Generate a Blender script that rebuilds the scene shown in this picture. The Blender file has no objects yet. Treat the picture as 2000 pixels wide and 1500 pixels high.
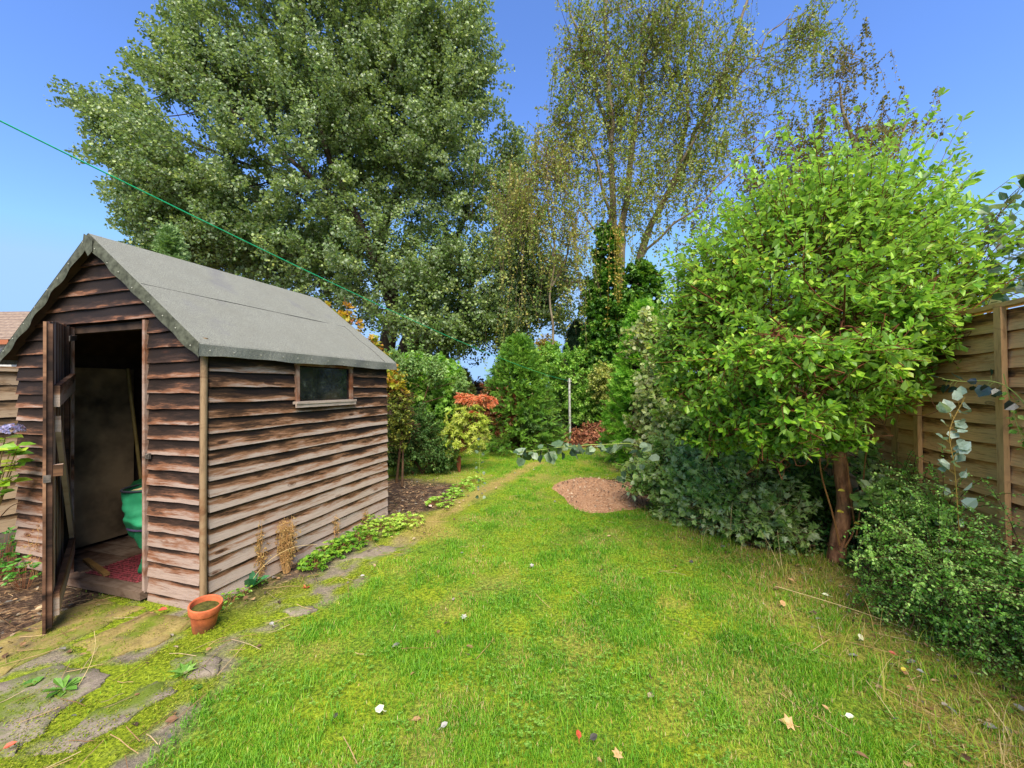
import bpy, math, numpy as np
from mathutils import Vector, Matrix
rng = np.random.default_rng(7)
scene = bpy.context.scene
COL = scene.collection

# ---------------------------------------------------------------- camera
F, PT, EYE, RL = 771.7, .0114, 1.3165, .0101          # focal in 2000-px units, pitch, eye height, roll
cam_d = bpy.data.cameras.new("camera"); cam = bpy.data.objects.new("camera", cam_d); COL.objects.link(cam)
cam_d.sensor_width = 36; cam_d.lens = 36 * F / 2000; cam_d.clip_start = .02; cam_d.clip_end = 2000
_f = Vector((0, math.cos(PT), math.sin(PT))); _r0 = Vector((1, 0, 0)); _u0 = Vector((0, -math.sin(PT), math.cos(PT)))
_r = _r0 * math.cos(RL) - _u0 * math.sin(RL); _u = _r0 * math.sin(RL) + _u0 * math.cos(RL)
M = Matrix.Identity(4)
for i in range(3):
    M[i][0] = _r[i]; M[i][1] = _u[i]; M[i][2] = -_f[i]
M[2][3] = EYE
cam.matrix_world = M
scene.camera = cam

# ---------------------------------------------------------------- light
SUN_DIR = Vector((.06, -.66, .80)).normalized()
world = bpy.data.worlds.new("World"); scene.world = world; world.use_nodes = True
wn = world.node_tree.nodes; wl = world.node_tree.links
sky = wn.new("ShaderNodeTexSky"); sky.sky_type = 'NISHITA'; sky.sun_disc = False
sky.sun_elevation = math.asin(SUN_DIR.z); sky.sun_rotation = math.atan2(SUN_DIR.x, SUN_DIR.y)
sky.air_density = 1.0; sky.dust_density = .25; sky.ozone_density = 2.0; sky.altitude = 200
# a clear, slightly deeper blue than the plain model, without its white rim at the horizon
_mx = wn.new("ShaderNodeMix"); _mx.data_type = 'RGBA'; _mx.blend_type = 'MULTIPLY'; _mx.inputs[0].default_value = 1; _mx.inputs[7].default_value = (.80, 1.0, 1.42, 1)
_dk = wn.new("ShaderNodeMix"); _dk.data_type = 'RGBA'; _dk.blend_type = 'DARKEN'; _dk.inputs[0].default_value = 1; _dk.inputs[7].default_value = (1.75, 2.9, 4.9, 1)
wl.new(sky.outputs[0], _mx.inputs[6]); wl.new(_mx.outputs[2], _dk.inputs[6]); wl.new(_dk.outputs[2], wn["Background"].inputs[0]); wn["Background"].inputs[1].default_value = .12
sun_d = bpy.data.lights.new("sun", 'SUN'); sun_d.energy = 4.6; sun_d.angle = math.radians(50); sun_d.color = (1, .90, .74)
sun = bpy.data.objects.new("sun", sun_d); COL.objects.link(sun)
sun.rotation_euler = SUN_DIR.to_track_quat('Z', 'Y').to_euler(); sun.location = (0, 0, 20)
scene.view_settings.view_transform = 'Standard'; scene.view_settings.look = 'None'
scene.view_settings.exposure = 1.0; scene.view_settings.gamma = 1
scene.render.engine = 'CYCLES'
cy = scene.cycles; cy.max_bounces = 6; cy.diffuse_bounces = 4; cy.glossy_bounces = 2; cy.transmission_bounces = 4
cy.transparent_max_bounces = 6; cy.caustics_reflective = False; cy.caustics_refractive = False; cy.sample_clamp_indirect = 6

# ---------------------------------------------------------------- helpers
def P(x, y, depth):
    u2 = (x - 1000) / F; v2 = (750 - y) / F
    u = u2 * math.cos(RL) + v2 * math.sin(RL); v = -u2 * math.sin(RL) + v2 * math.cos(RL)
    r = np.array([u, math.cos(PT) - v * math.sin(PT), v * math.cos(PT) + math.sin(PT)])
    return r / r[1] * depth + np.array([0, 0, EYE])
def G(x, y, z=0.0):
    a = P(x, y, 1.0) - np.array([0, 0, EYE])
    return a * ((z - EYE) / a[2]) + np.array([0, 0, EYE])
def norm(a): return a / np.maximum(np.linalg.norm(a, axis=-1, keepdims=True), 1e-9)
def unit(n): return norm(rng.normal(size=(n, 3)))
def _h(i, j, k, s):
    v = np.sin(i * 127.1 + j * 311.7 + k * 74.7 + s * 53.3) * 43758.5453
    return v - np.floor(v)
def vn(p, f, s=0):
    """smooth value noise, p (N,3) or (N,2)"""
    p = np.asarray(p, float) * f
    if p.shape[1] == 2: p = np.concatenate([p, np.zeros((len(p), 1))], 1)
    i = np.floor(p); t = p - i; t = t * t * (3 - 2 * t); r = 0
    for a in (0, 1):
        for b in (0, 1):
            for c in (0, 1):
                w = (t[:, 0] if a else 1 - t[:, 0]) * (t[:, 1] if b else 1 - t[:, 1]) * (t[:, 2] if c else 1 - t[:, 2])
                r = r + w * _h(i[:, 0] + a, i[:, 1] + b, i[:, 2] + c, s)
    return r
def fbm(p, f, s=0): return (vn(p, f, s) * .55 + vn(p, f * 2.1, s + 1) * .28 + vn(p, f * 4.3, s + 2) * .17)

def lin(h):
    h = h.lstrip('#'); c = [int(h[i:i + 2], 16) / 255 for i in (0, 2, 4)]
    return tuple((x / 12.92 if x <= .04045 else ((x + .055) / 1.055) ** 2.4) for x in c) + (1,)

class MB:
    def __init__(s): s.V = []; s.F = []; s.n = 0; s.A = {}; s.UV = []; s.cnt = []
    def add(s, V, faces, **att):
        V = np.asarray(V, np.float32).reshape(-1, 3)
        for f in (faces if isinstance(faces, list) else [faces]):
            s.F.append(np.asarray(f, np.int64) + s.n)
        s.V.append(V); s.cnt.append(len(V))
        for k, a in att.items():
            s.A.setdefault(k, []).append((s.n, np.broadcast_to(np.asarray(a, np.float32), (len(V),) if np.ndim(a) < 2 else (len(V), 2))))
        s.n += len(V)
    def box(s, c, sx, sy, sz, ax=None, **att):
        """box at centre c; ax = 3x3 rows local axes"""
        ax = np.eye(3) if ax is None else np.asarray(ax, float)
        q = np.array([[-1,-1,-1],[1,-1,-1],[1,1,-1],[-1,1,-1],[-1,-1,1],[1,-1,1],[1,1,1],[-1,1,1]]) * .5 * np.array([sx, sy, sz])
        V = np.asarray(c, float) + q @ ax
        F_ = [[0,3,2,1],[4,5,6,7],[0,1,5,4],[1,2,6,5],[2,3,7,6],[3,0,4,7]]
        lx = max(sx, sy, sz)
        k = [sx, sy, sz].index(lx)
        o = [i for i in range(3) if i != k]
        uv = np.stack([q[:, k] + (c[0] + c[1]) * .37, (q[:, o[0]] + q[:, o[1]])], 1)
        s.add(V, np.array(F_), uv=uv, **att)
    def build(s, name, mat=None, parent=None, smooth=False, label=None):
        me = bpy.data.meshes.new(name)
        V = np.concatenate(s.V)
        off = np.zeros(3)
        if parent is not None:
            q = parent
            while q is not None: off = off + np.array(q.location); q = q.parent
        V = V - off.astype(np.float32)
        me.vertices.add(len(V)); me.vertices.foreach_set("co", V.ravel().astype(np.float32))
        lv = np.concatenate([f.ravel() for f in s.F]).astype(np.int32)
        tot = np.concatenate([np.full(len(f), f.shape[1]) for f in s.F]).astype(np.int32)
        st = np.concatenate([[0], np.cumsum(tot)[:-1]]).astype(np.int32)
        me.loops.add(len(lv)); me.loops.foreach_set("vertex_index", lv)
        me.polygons.add(len(tot)); me.polygons.foreach_set("loop_start", st)
        try: me.polygons.foreach_set("loop_total", tot)
        except Exception: pass
        me.polygons.foreach_set("use_smooth", np.full(len(tot), bool(smooth)))
        for k, L in s.A.items():
            two = any(a.ndim == 2 for _, a in L)
            if two:
                arr = np.zeros((len(V), 3), np.float32)
                for n0, a in L: arr[n0:n0 + len(a), :2] = a
                at = me.attributes.new(k + "v", 'FLOAT_VECTOR', 'POINT'); at.data.foreach_set("vector", arr.ravel())
            else:
                arr = np.zeros(len(V), np.float32)
                for n0, a in L: arr[n0:n0 + len(a)] = a
                at = me.attributes.new(k, 'FLOAT', 'POINT'); at.data.foreach_set("value", arr)
        me.update(calc_edges=True)
        me.validate()
        if mat: me.materials.append(mat)
        o = bpy.data.objects.new(name, me); COL.objects.link(o)
        if parent is not None: o.parent = parent
        if label: o["label"] = label
        return o
def tag(o, label=None, cat=None, group=None, kind=None):
    if label: o["label"] = label
    if cat: o["category"] = cat
    if group: o["group"] = group
    if kind: o["kind"] = kind
    return o
def thing(name, loc, label, cat, group=None):
    o = bpy.data.objects.new(name, None); COL.objects.link(o); o.location = tuple(float(v) for v in loc); o.empty_display_size = .1
    return tag(o, label, cat, group)
def recenter(o, loc):
    """move a single-mesh thing's origin to loc"""
    loc = Vector([float(v) for v in loc]); o.data.transform(Matrix.Translation(-loc)); o.location = loc; return o

def tubes(mb, Pn, R, sides=5, **att):
    """Pn (N,m,3), R (N,m)"""
    Pn = np.asarray(Pn, float); R = np.asarray(R, float)
    if Pn.ndim == 2: Pn = Pn[None]; R = R[None]
    N, m, _ = Pn.shape
    T = norm(np.gradient(Pn, axis=1))
    ref = np.where(np.abs(T[:, :1, 2:3]) > .9, np.array([1., 0, 0]), np.array([0, 0, 1.]))
    A = norm(np.cross(T, np.broadcast_to(ref, T.shape))); B = np.cross(T, A)
    th = np.arange(sides) * 2 * np.pi / sides
    V = Pn[:, :, None] + R[:, :, None, None] * (A[:, :, None] * np.cos(th)[None, None, :, None] + B[:, :, None] * np.sin(th)[None, None, :, None])
    i = np.arange(m - 1)[:, None]; j = np.arange(sides)[None]
    q = np.stack([i * sides + j, i * sides + (j + 1) % sides, (i + 1) * sides + (j + 1) % sides, (i + 1) * sides + j], -1).reshape(-1, 4)
    Fq = (q[None] + (np.arange(N) * m * sides)[:, None, None]).reshape(-1, 4)
    for k in list(att):
        a = np.asarray(att[k])
        if a.ndim == 1 and len(a) == N: att[k] = np.repeat(a, m * sides)
    L = np.concatenate([np.zeros((N, 1)), np.cumsum(np.linalg.norm(np.diff(Pn, axis=1), axis=2), 1)], 1)
    uv = np.stack([np.repeat(L.ravel(), sides) + np.repeat(rng.random(N) * 9, m * sides), np.tile(np.arange(sides) / sides, N * m) * .1], 1)
    mb.add(V.reshape(-1, 3), Fq, uv=uv, **att)
def poly(pts, n):
    """smooth resample of a control polyline"""
    pts = np.asarray(pts, float); k = len(pts)
    if k == 2: t = np.linspace(0, 1, n)[:, None]; return pts[0] * (1 - t) + pts[1] * t
    e = np.concatenate([[2 * pts[0] - pts[1]], pts, [2 * pts[-1] - pts[-2]]])
    s = np.linspace(0, k - 1 - 1e-6, n); i = s.astype(int); t = (s - i)[:, None]
    a, b, c, d = e[i], e[i + 1], e[i + 2], e[i + 3]
    return .5 * (2 * b + (c - a) * t + (2 * a - 5 * b + 4 * c - d) * t ** 2 + (3 * b - a - 3 * c + d) * t ** 3)

def half(r1, r2, z=.09, tipz=-.06):
    V = [(0, 0, 0), (r1[0], r1[1], z), (r2[0], r2[1], z * .8), (0, 1, tipz), (-r2[0], r2[1], z * .8), (-r1[0], r1[1], z)]
    return np.array(V, float), [np.array([[0, 1, 2, 3], [0, 3, 4, 5]])]
T_OV = half((.30, .28), (.25, .68)); T_OB = half((.15, .32), (.27, .72), .06); T_RD = half((.44, .12), (.42, .62), .07, -.12)
T_LA = half((.11, .3), (.10, .68), .04)
T_RH = (np.array([(0, 0, 0), (.34, .5, .1), (0, 1, -.05), (-.34, .5, .1)]), [np.array([[0, 1, 2], [0, 2, 3]])])
def _lob():
    h = [(.12, .02), (.48, .02), (.30, .26), (.52, .52), (.22, .56)]
    V = [(0, 0, 0)] + [(x, y, .1 * x / .5) for x, y in h] + [(0, 1, -.08)] + [(-x, y, .1 * x / .5) for x, y in h[::-1]]
    return np.array(V), [np.array([[0, 1, 2, 3, 4, 5, 6], [0, 6, 7, 8, 9, 10, 11]])]
T_LO = _lob()
def _fan(k=7, spread=1.0, w=.055, flat=.03):
    V = []; Fs = []
    for i in range(k):
        t = i / (k - 1) * 2 - 1; a = t * spread; L = 1 - .35 * abs(t)
        b = np.array([0, .12 * (1 - abs(t)), 0]); d = np.array([math.sin(a), math.cos(a), -.15 * abs(t)]); s = np.array([math.cos(a), -math.sin(a), 0])
        n = len(V)
        V += [b, b + d * L * .5 + s * w + np.array([0, 0, flat]), b + d * L, b + d * L * .5 - s * w]
        Fs.append([n, n + 1, n + 2, n + 3])
    return np.array(V), [np.array(Fs)]
T_FAN = _fan(); T_WH = _fan(9, 2.6, .07, .05)
def _spray():
    """thuja-like frond: axis with side fingers"""
    V = []; Fs = []
    for i in range(9):
        sgn = -1 if i % 2 else 1; y0 = .05 + .1 * i
        if i == 8: b = np.array([0, .6, 0]); d = np.array([0, 1., -.1]); L = .4; s = np.array([1., 0, 0])
        else: b = np.array([0, y0, 0]); d = norm(np.array([sgn * .75, .75, -.12])); L = .42 * (1 - i * .06); s = norm(np.array([.75, -.75 * sgn, 0]))
        n = len(V); w = .06
        V += [b, b + d * L * .5 + s * w, b + d * L, b + d * L * .5 - s * w + np.array([0, 0, .03])]
        Fs.append([n, n + 1, n + 2, n + 3])
    return np.array(V), [np.array(Fs)]
T_SP = _spray()

def leaves(mb, tm, pos, ax, nr, size, rnd, wid=None):
    Vt, Ft = tm
    N = len(pos)
    if N == 0: return
    y = norm(ax); x = norm(np.cross(y, nr)); z = np.cross(x, y)
    size = np.broadcast_to(size, (N,)); wx = size if wid is None else size * wid
    V = pos[:, None] + (x * wx[:, None])[:, None] * Vt[None, :, 0:1] + (y * size[:, None])[:, None] * Vt[None, :, 1:2] + (z * size[:, None])[:, None] * Vt[None, :, 2:3]
    k = len(Vt)
    Fs = [(f[None] + (np.arange(N) * k)[:, None, None]).reshape(-1, f.shape[1]) for f in Ft]
    mb.add(V.reshape(-1, 3), Fs, rnd=np.repeat(rnd, k))

# ---------------------------------------------------------------- materials
def newmat(name):
    m = bpy.data.materials.new(name); m.use_nodes = True
    nt = m.node_tree; return m, nt.nodes, nt.links, nt.nodes["Principled BSDF"]
def ramp(n, stops, interp='LINEAR'):
    r = n.new("ShaderNodeValToRGB"); e = r.color_ramp; e.interpolation = interp
    while len(e.elements) < len(stops): e.elements.new(.5)
    for el, (p, c) in zip(e.elements, stops): el.position = p; el.color = lin(c) if isinstance(c, str) else c
    return r
def mixc(n, l, a, b, f, mode='MIX'):
    m = n.new("ShaderNodeMix"); m.data_type = 'RGBA'; m.blend_type = mode
    for sock, v in ((m.inputs[0], f), (m.inputs[6], a), (m.inputs[7], b)):
        if hasattr(v, 'links'): l.new(v, sock)
        elif isinstance(v, str): sock.default_value = lin(v)
        else: sock.default_value = v
    return m.outputs[2]
def noise(n, l, vec, scale, detail=3, rough=.55, out=0):
    t = n.new("ShaderNodeTexNoise"); t.inputs["Scale"].default_value = scale; t.inputs["Detail"].default_value = detail; t.inputs["Roughness"].default_value = rough
    if vec is not None: l.new(vec, t.inputs["Vector"])
    return t.outputs[out]
def attr(n, name):
    a = n.new("ShaderNodeAttribute"); a.attribute_name = name; return a
def mapr(n, l, v, a, b, c=0, d=1):
    m = n.new("ShaderNodeMapRange"); l.new(v, m.inputs[0]); 
    for i, q in enumerate((a, b, c, d)): m.inputs[i + 1].default_value = q
    return m.outputs[0]
def mth(n, l, op, a, b=None):
    m = n.new("ShaderNodeMath"); m.operation = op; m.use_clamp = False
    for s, v in zip(m.inputs, (a, b)):
        if v is None: continue
        if hasattr(v, 'links'): l.new(v, s)
        else: s.default_value = v
    return m.outputs[0]
def bump(n, l, h, strength=.4, dist=.01):
    b = n.new("ShaderNodeBump"); b.inputs["Strength"].default_value = strength; b.inputs["Distance"].default_value = dist
    l.new(h, b.inputs["Height"]); return b.outputs[0]
def objco(n): return n.new("ShaderNodeTexCoord").outputs["Object"]

def leafmat(name, cols, trans=.35, rough=.45, under=None, spec=.5, tcol=None):
    m, n, l, b = newmat(name)
    a = attr(n, "rnd").outputs["Fac"]
    r = ramp(n, [(i / (len(cols) - 1), c) for i, c in enumerate(cols)]); l.new(a, r.inputs[0])
    c = r.outputs[0]
    nz = noise(n, l, objco(n), 55, 2)
    c = mixc(n, l, c, mixc(n, l, c, (.55, .6, .5, 1), 1.0, 'MULTIPLY'), mapr(n, l, nz, .45, .75))
    if under:
        g = n.new("ShaderNodeNewGeometry"); c = mixc(n, l, c, under, g.outputs["Backfacing"])
    l.new(c, b.inputs["Base Color"]); b.inputs["Roughness"].default_value = rough
    b.inputs["Specular IOR Level"].default_value = spec
    if trans > 0:
        t = n.new("ShaderNodeBsdfTranslucent"); mx = n.new("ShaderNodeMixShader"); mx.inputs[0].default_value = trans
        tc = mixc(n, l, c, (1.25, 1.3, .55, 1), 1.0, 'MULTIPLY')
        l.new(tc, t.inputs[0]); l.new(b.outputs[0], mx.inputs[1]); l.new(t.outputs[0], mx.inputs[2])
        l.new(mx.outputs[0], n["Material Output"].inputs[0])
    return m
def barkmat(name, c1, c2, scale=18, stretch=.18, bmp=.6):
    m, n, l, b = newmat(name)
    co = objco(n); mp = n.new("ShaderNodeMapping"); mp.inputs["Scale"].default_value = (1, 1, stretch); l.new(co, mp.inputs[0])
    nz = noise(n, l, mp.outputs[0], scale, 5, .65); n2 = noise(n, l, co, scale * .25, 2)
    r = ramp(n, [(.3, c1), (.7, c2)]); l.new(nz, r.inputs[0])
    c = mixc(n, l, r.outputs[0], (.6, .6, .6, 1), mapr(n, l, n2, .45, .7, 0, .6), 'MULTIPLY')
    l.new(c, b.inputs["Base Color"]); b.inputs["Roughness"].default_value = .85; b.inputs["Specular IOR Level"].default_value = .25
    l.new(bump(n, l, nz, bmp, .02), b.inputs["Normal"])
    return m
def n_abs(n, l, v, c): return mth(n, l, 'ABSOLUTE', mth(n, l, 'SUBTRACT', v, c))
def woodmat(name, pale, mid, dark, weather=True, grain=1.0, rough=.75, bias=0.0):
    """weathered boards. uvv.x metres along the grain, uvv.y 0..1 across the board; ht 0..1 how bleached; brd board random"""
    m, n, l, b = newmat(name)
    uv = attr(n, "uvv").outputs["Vector"]; sep = n.new("ShaderNodeSeparateXYZ"); l.new(uv, sep.inputs[0])
    brd = attr(n, "brd").outputs["Fac"]; ht = attr(n, "ht").outputs["Fac"]
    cb = n.new("ShaderNodeCombineXYZ"); l.new(mth(n, l, 'MULTIPLY', sep.outputs[0], 1.3), cb.inputs[0]); l.new(mth(n, l, 'MULTIPLY', sep.outputs[1], 1.0), cb.inputs[1]); l.new(mth(n, l, 'MULTIPLY', brd, 37), cb.inputs[2])
    # grain: distorted bands
    d = noise(n, l, cb.outputs[0], 1.6, 3, .6)
    cb2 = n.new("ShaderNodeCombineXYZ"); l.new(mth(n, l, 'MULTIPLY', sep.outputs[0], 2.2), cb2.inputs[0])
    l.new(mth(n, l, 'ADD', mth(n, l, 'MULTIPLY', sep.outputs[1], 9.0 * grain), mth(n, l, 'MULTIPLY', d, 9)), cb2.inputs[1]); l.new(mth(n, l, 'MULTIPLY', brd, 51), cb2.inputs[2])
    g = noise(n, l, cb2.outputs[0], 2.4, 5, .7)
    fine = n.new("ShaderNodeCombineXYZ"); l.new(mth(n, l, 'MULTIPLY', sep.outputs[0], 4.5), fine.inputs[0]); l.new(mth(n, l, 'MULTIPLY', sep.outputs[1], 26), fine.inputs[1]); l.new(brd, fine.inputs[2])
    fg = noise(n, l, fine.outputs[0], 2, 3, .6)
    # knots
    kc = n.new("ShaderNodeCombineXYZ"); l.new(mth(n, l, 'MULTIPLY', sep.outputs[0], 2.3), kc.inputs[0]); l.new(mth(n, l, 'MULTIPLY', sep.outputs[1], .75), kc.inputs[1]); l.new(mth(n, l, 'MULTIPLY', brd, 91), kc.inputs[2])
    vo = n.new("ShaderNodeTexVoronoi"); vo.inputs["Scale"].default_value = 1.35; vo.inputs["Randomness"].default_value = 1; l.new(kc.outputs[0], vo.inputs["Vector"])
    knot = mapr(n, l, vo.outputs["Distance"], .05, .16, 1, 0)
    big = noise(n, l, cb.outputs[0], 2.3, 4, .65)
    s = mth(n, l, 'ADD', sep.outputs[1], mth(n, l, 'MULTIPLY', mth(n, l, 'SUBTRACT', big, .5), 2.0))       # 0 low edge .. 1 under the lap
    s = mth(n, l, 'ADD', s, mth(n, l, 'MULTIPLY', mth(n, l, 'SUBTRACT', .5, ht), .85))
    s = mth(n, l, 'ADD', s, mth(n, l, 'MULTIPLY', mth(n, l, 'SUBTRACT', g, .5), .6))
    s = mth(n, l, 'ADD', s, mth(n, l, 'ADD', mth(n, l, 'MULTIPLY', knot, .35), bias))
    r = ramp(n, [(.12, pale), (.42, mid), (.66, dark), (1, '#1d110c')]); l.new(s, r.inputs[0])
    c = mixc(n, l, r.outputs[0], (.45, .38, .34, 1), mapr(n, l, fg, .5, .72, 0, .75), 'MULTIPLY')
    c = mixc(n, l, c, (.4, .33, .3, 1), mapr(n, l, g, .55, .7, 0, .6), 'MULTIPLY')
    kk = mapr(n, l, vo.outputs["Distance"], .035, .10, 1, 0); ring = mapr(n, l, n_abs(n, l, vo.outputs["Distance"], .115), .0, .028, 1, 0)
    c = mixc(n, l, c, '#3a2014', mth(n, l, 'MULTIPLY', kk, .8)); c = mixc(n, l, c, '#2c1a12', mth(n, l, 'MULTIPLY', ring, .6))
    l.new(c, b.inputs["Base Color"]); b.inputs["Roughness"].default_value = rough; b.inputs["Specular IOR Level"].default_value = .3
    l.new(bump(n, l, mth(n, l, 'ADD', fg, g), .5, .003), b.inputs["Normal"])
    return m
def plain(name, col, rough=.6, col2=None, scale=20, spec=.4, bmp=.2, metal=0):
    m, n, l, b = newmat(name)
    nz = noise(n, l, objco(n), scale, 4)
    c = mixc(n, l, col, col2 or col, mapr(n, l, nz, .35, .68))
    l.new(c, b.inputs["Base Color"]); b.inputs["Roughness"].default_value = rough; b.inputs["Specular IOR Level"].default_value = spec; b.inputs["Metallic"].default_value = metal
    l.new(bump(n, l, nz, bmp, .01), b.inputs["Normal"])
    return m

# ================================================================= GROUND
AZ = .2916
SD = np.array([math.sin(AZ), math.cos(AZ)]); SW = np.array([-math.cos(AZ), math.sin(AZ)]); SC = np.array([-1.8765, 2.3943])   # shed side dir, front dir (to the left), near corner
def lw(s, t, z): return np.array([SC[0] + SW[0] * s + SD[0] * t, SC[1] + SW[1] * s + SD[1] * t, z])

_le = np.array([(-1.18, .6), (-1.27, 1.40), (-1.36, 1.81), (-1.30, 2.2), (-1.18, 2.51), (-.85, 3.3), (-.62, 3.75), (-.22, 4.7), (.0, 5.5), (.2, 6.4), (.42, 7.0)])
_ri = np.array([(1.5, .6), (1.6, 1.6), (1.65, 2.2), (1.65, 2.9), (1.5, 3.5), (1.4, 4.0), (1.62, 5.0), (1.75, 6.), (2.0, 7.2), (2.2, 9)])
_wp = np.array([G(1050, 905)[:2], G(1000, 928)[:2], G(950, 955)[:2], G(900, 982)[:2], G(850, 1012)[:2], G(800, 1048)[:2], G(740, 1080)[:2]])
def segd(p, line):
    best = np.full(len(p), 9.)
    for a, b in zip(line[:-1], line[1:]):
        ab = b - a; t = np.clip(((p - a) @ ab) / (ab @ ab), 0, 1)
        best = np.minimum(best, np.linalg.norm(p - (a + t[:, None] * ab), axis=1))
    return best
def ss(x, a, b):
    t = np.clip((x - a) / (b - a), 0, 1); return t * t * (3 - 2 * t)
MND = np.array([1.12, 5.0])
def masks(p):
    x, y = p[:, 0], p[:, 1]
    n1 = fbm(p, 3.0, 3) - .5; n2 = fbm(p, 1.2, 9) - .5; n3 = fbm(p, 8, 5) - .5
    XL = np.interp(y, _le[:, 1], _le[:, 0]); XR = np.interp(y, _ri[:, 1], _ri[:, 0])
    e = x - XL + n1 * .25
    far_left = ss(y, 5.3, 6.2) * ss(x, -1.6 , -1.1)           # lawn carries on left of the worn strip further back
    lawn = np.maximum(ss(e, -.06, .10), far_left)
    wp = 1 - ss(segd(p, _wp) + n3 * .16, .03, .20)
    right = ss(x - XR + n1 * .5, -.45, .35)                   # straw-brown margin under the shrubs
    far = ss(y, 7.6, 9.3)
    mound = 1 - ss(np.hypot((x - MND[0]) / .62, (y - MND[1]) / .78) + n1 * .35, .85, 1.02)
    soil = (1 - ss(np.hypot((x + 1.35) / .85, (y - 5.0) / 1.0) + n1 * .5, .8, 1.05)) * (1 - ss(x, -.75, -.55))
    leftsoil = (1 - ss(x + .15 * (y - 2), -2.65, -2.45)) * ss(y, 1.5, 1.9)
    shedband = (1 - ss(((p - SC) @ SD) * 0 + (-(p - SC) @ SW) + n1 * .2, .12, .45)) * ss((p - SC) @ SD, -.1, .2) * (1 - ss((p - SC) @ SD, 2.0, 2.4))
    under = ss(x - XR + n1 * .5, .25, .7)
    s = np.clip(np.maximum.reduce([soil, leftsoil, shedband * .8, under * .85]), 0, 1)
    moss = np.clip(ss(n2 + n3 * .8, -.08, .12), 0, 1)
    dry = np.clip(wp * .95 + right * .8 + far * .35 + ss(n2, .03, .25) * .42 + ss(n1, .06, .22) * .35, 0, 1)
    g = lawn * (1 - mound) * (1 - .55 * wp) * (1 - .6 * under) * (1 - .9 * soil)
    return dict(lawn=lawn, grass=g, dry=dry, soil=s, moss=moss, mound=mound, wp=wp, right=right)
def hgt(p):
    m = masks(p)
    r2 = np.hypot((p[:, 0] - MND[0]) / .66, (p[:, 1] - MND[1]) / .82)
    z = (fbm(p, 1.6, 21) - .5) * .035 + (fbm(p, 9, 22) - .5) * .02 * (m['lawn'] * .6 + m['soil'])
    inr = 1 - ss(((p - SC) @ SD), 1.85, 2.2)
    pav = (1 - m['lawn']) * (1 - ss(p[:, 1], 2.6, 3.2))
    return z * (1 - .75 * pav)

def ground_mat():
    m, n, l, b = newmat("ground")
    co = n.new("ShaderNodeNewGeometry").outputs["Position"]
    nA = noise(n, l, co, 9, 6, .7); nB = noise(n, l, co, 60, 5, .7); nC = noise(n, l, co, 2.2, 3, .6)
    vo = n.new("ShaderNodeTexVoronoi"); vo.inputs["Scale"].default_value = 38; l.new(co, vo.inputs["Vector"])
    grass = ramp(n, [(.28, '#2a3412'), (.45, '#4f6a1c'), (.6, '#7c9428'), (.75, '#a0a450')]); l.new(nB, grass.inputs[0])
    moss = ramp(n, [(.28, '#2c3410'), (.42, '#5c6c16'), (.56, '#869620'), (.74, '#a8b438')]); l.new(nB, moss.inputs[0])
    stone = ramp(n, [(.3, '#4c443b'), (.5, '#7d7365'), (.7, '#a2937c')]); l.new(mth(n, l, 'ADD', mth(n, l, 'MULTIPLY', nA, .5), mth(n, l, 'MULTIPLY', nB, .5)), stone.inputs[0])
    soil = ramp(n, [(.3, '#1d1510'), (.5, '#40322a'), (.66, '#6a5545'), (.74, '#9a8068')]); l.new(nB, soil.inputs[0])
    litter = mixc(n, l, soil.outputs[0], ramp_vo(n, l, vo), mapr(n, l, nA, .45, .6))
    dryc = ramp(n, [(.3, '#6e5a34'), (.55, '#a08a52'), (.75, '#c9b27a')]); l.new(nB, dryc.inputs[0])
    A = lambda k: attr(n, k).outputs["Fac"]
    c = mixc(n, l, stone.outputs[0], moss.outputs[0], A("mossm"))
    c = mixc(n, l, c, litter, A("soil"))
    g = mixc(n, l, grass.outputs[0], moss.outputs[0], mapr(n, l, nC, .4, .6))
    g = mixc(n, l, g, dryc.outputs[0], mth(n, l, 'MULTIPLY', A("dry"), .8))
    c = mixc(n, l, c, g, A("lawnm"))
    l.new(c, b.inputs["Base Color"]); b.inputs["Roughness"].default_value = .95; b.inputs["Specular IOR Level"].default_value = .15
    l.new(bump(n, l, mth(n, l, 'ADD', nB, nA), .8, .02), b.inputs["Normal"])
    return m
def ramp_vo(n, l, vo):
    r = ramp(n, [(.0, '#241b14'), (.35, '#4d3d2f'), (.6, '#7c6149'), (.85, '#a98a66'), (1, '#6b6a60')])
    s = n.new("ShaderNodeSeparateColor"); l.new(vo.outputs["Color"], s.inputs[0]); l.new(s.outputs[0], r.inputs[0]); return r.outputs[0]
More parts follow.
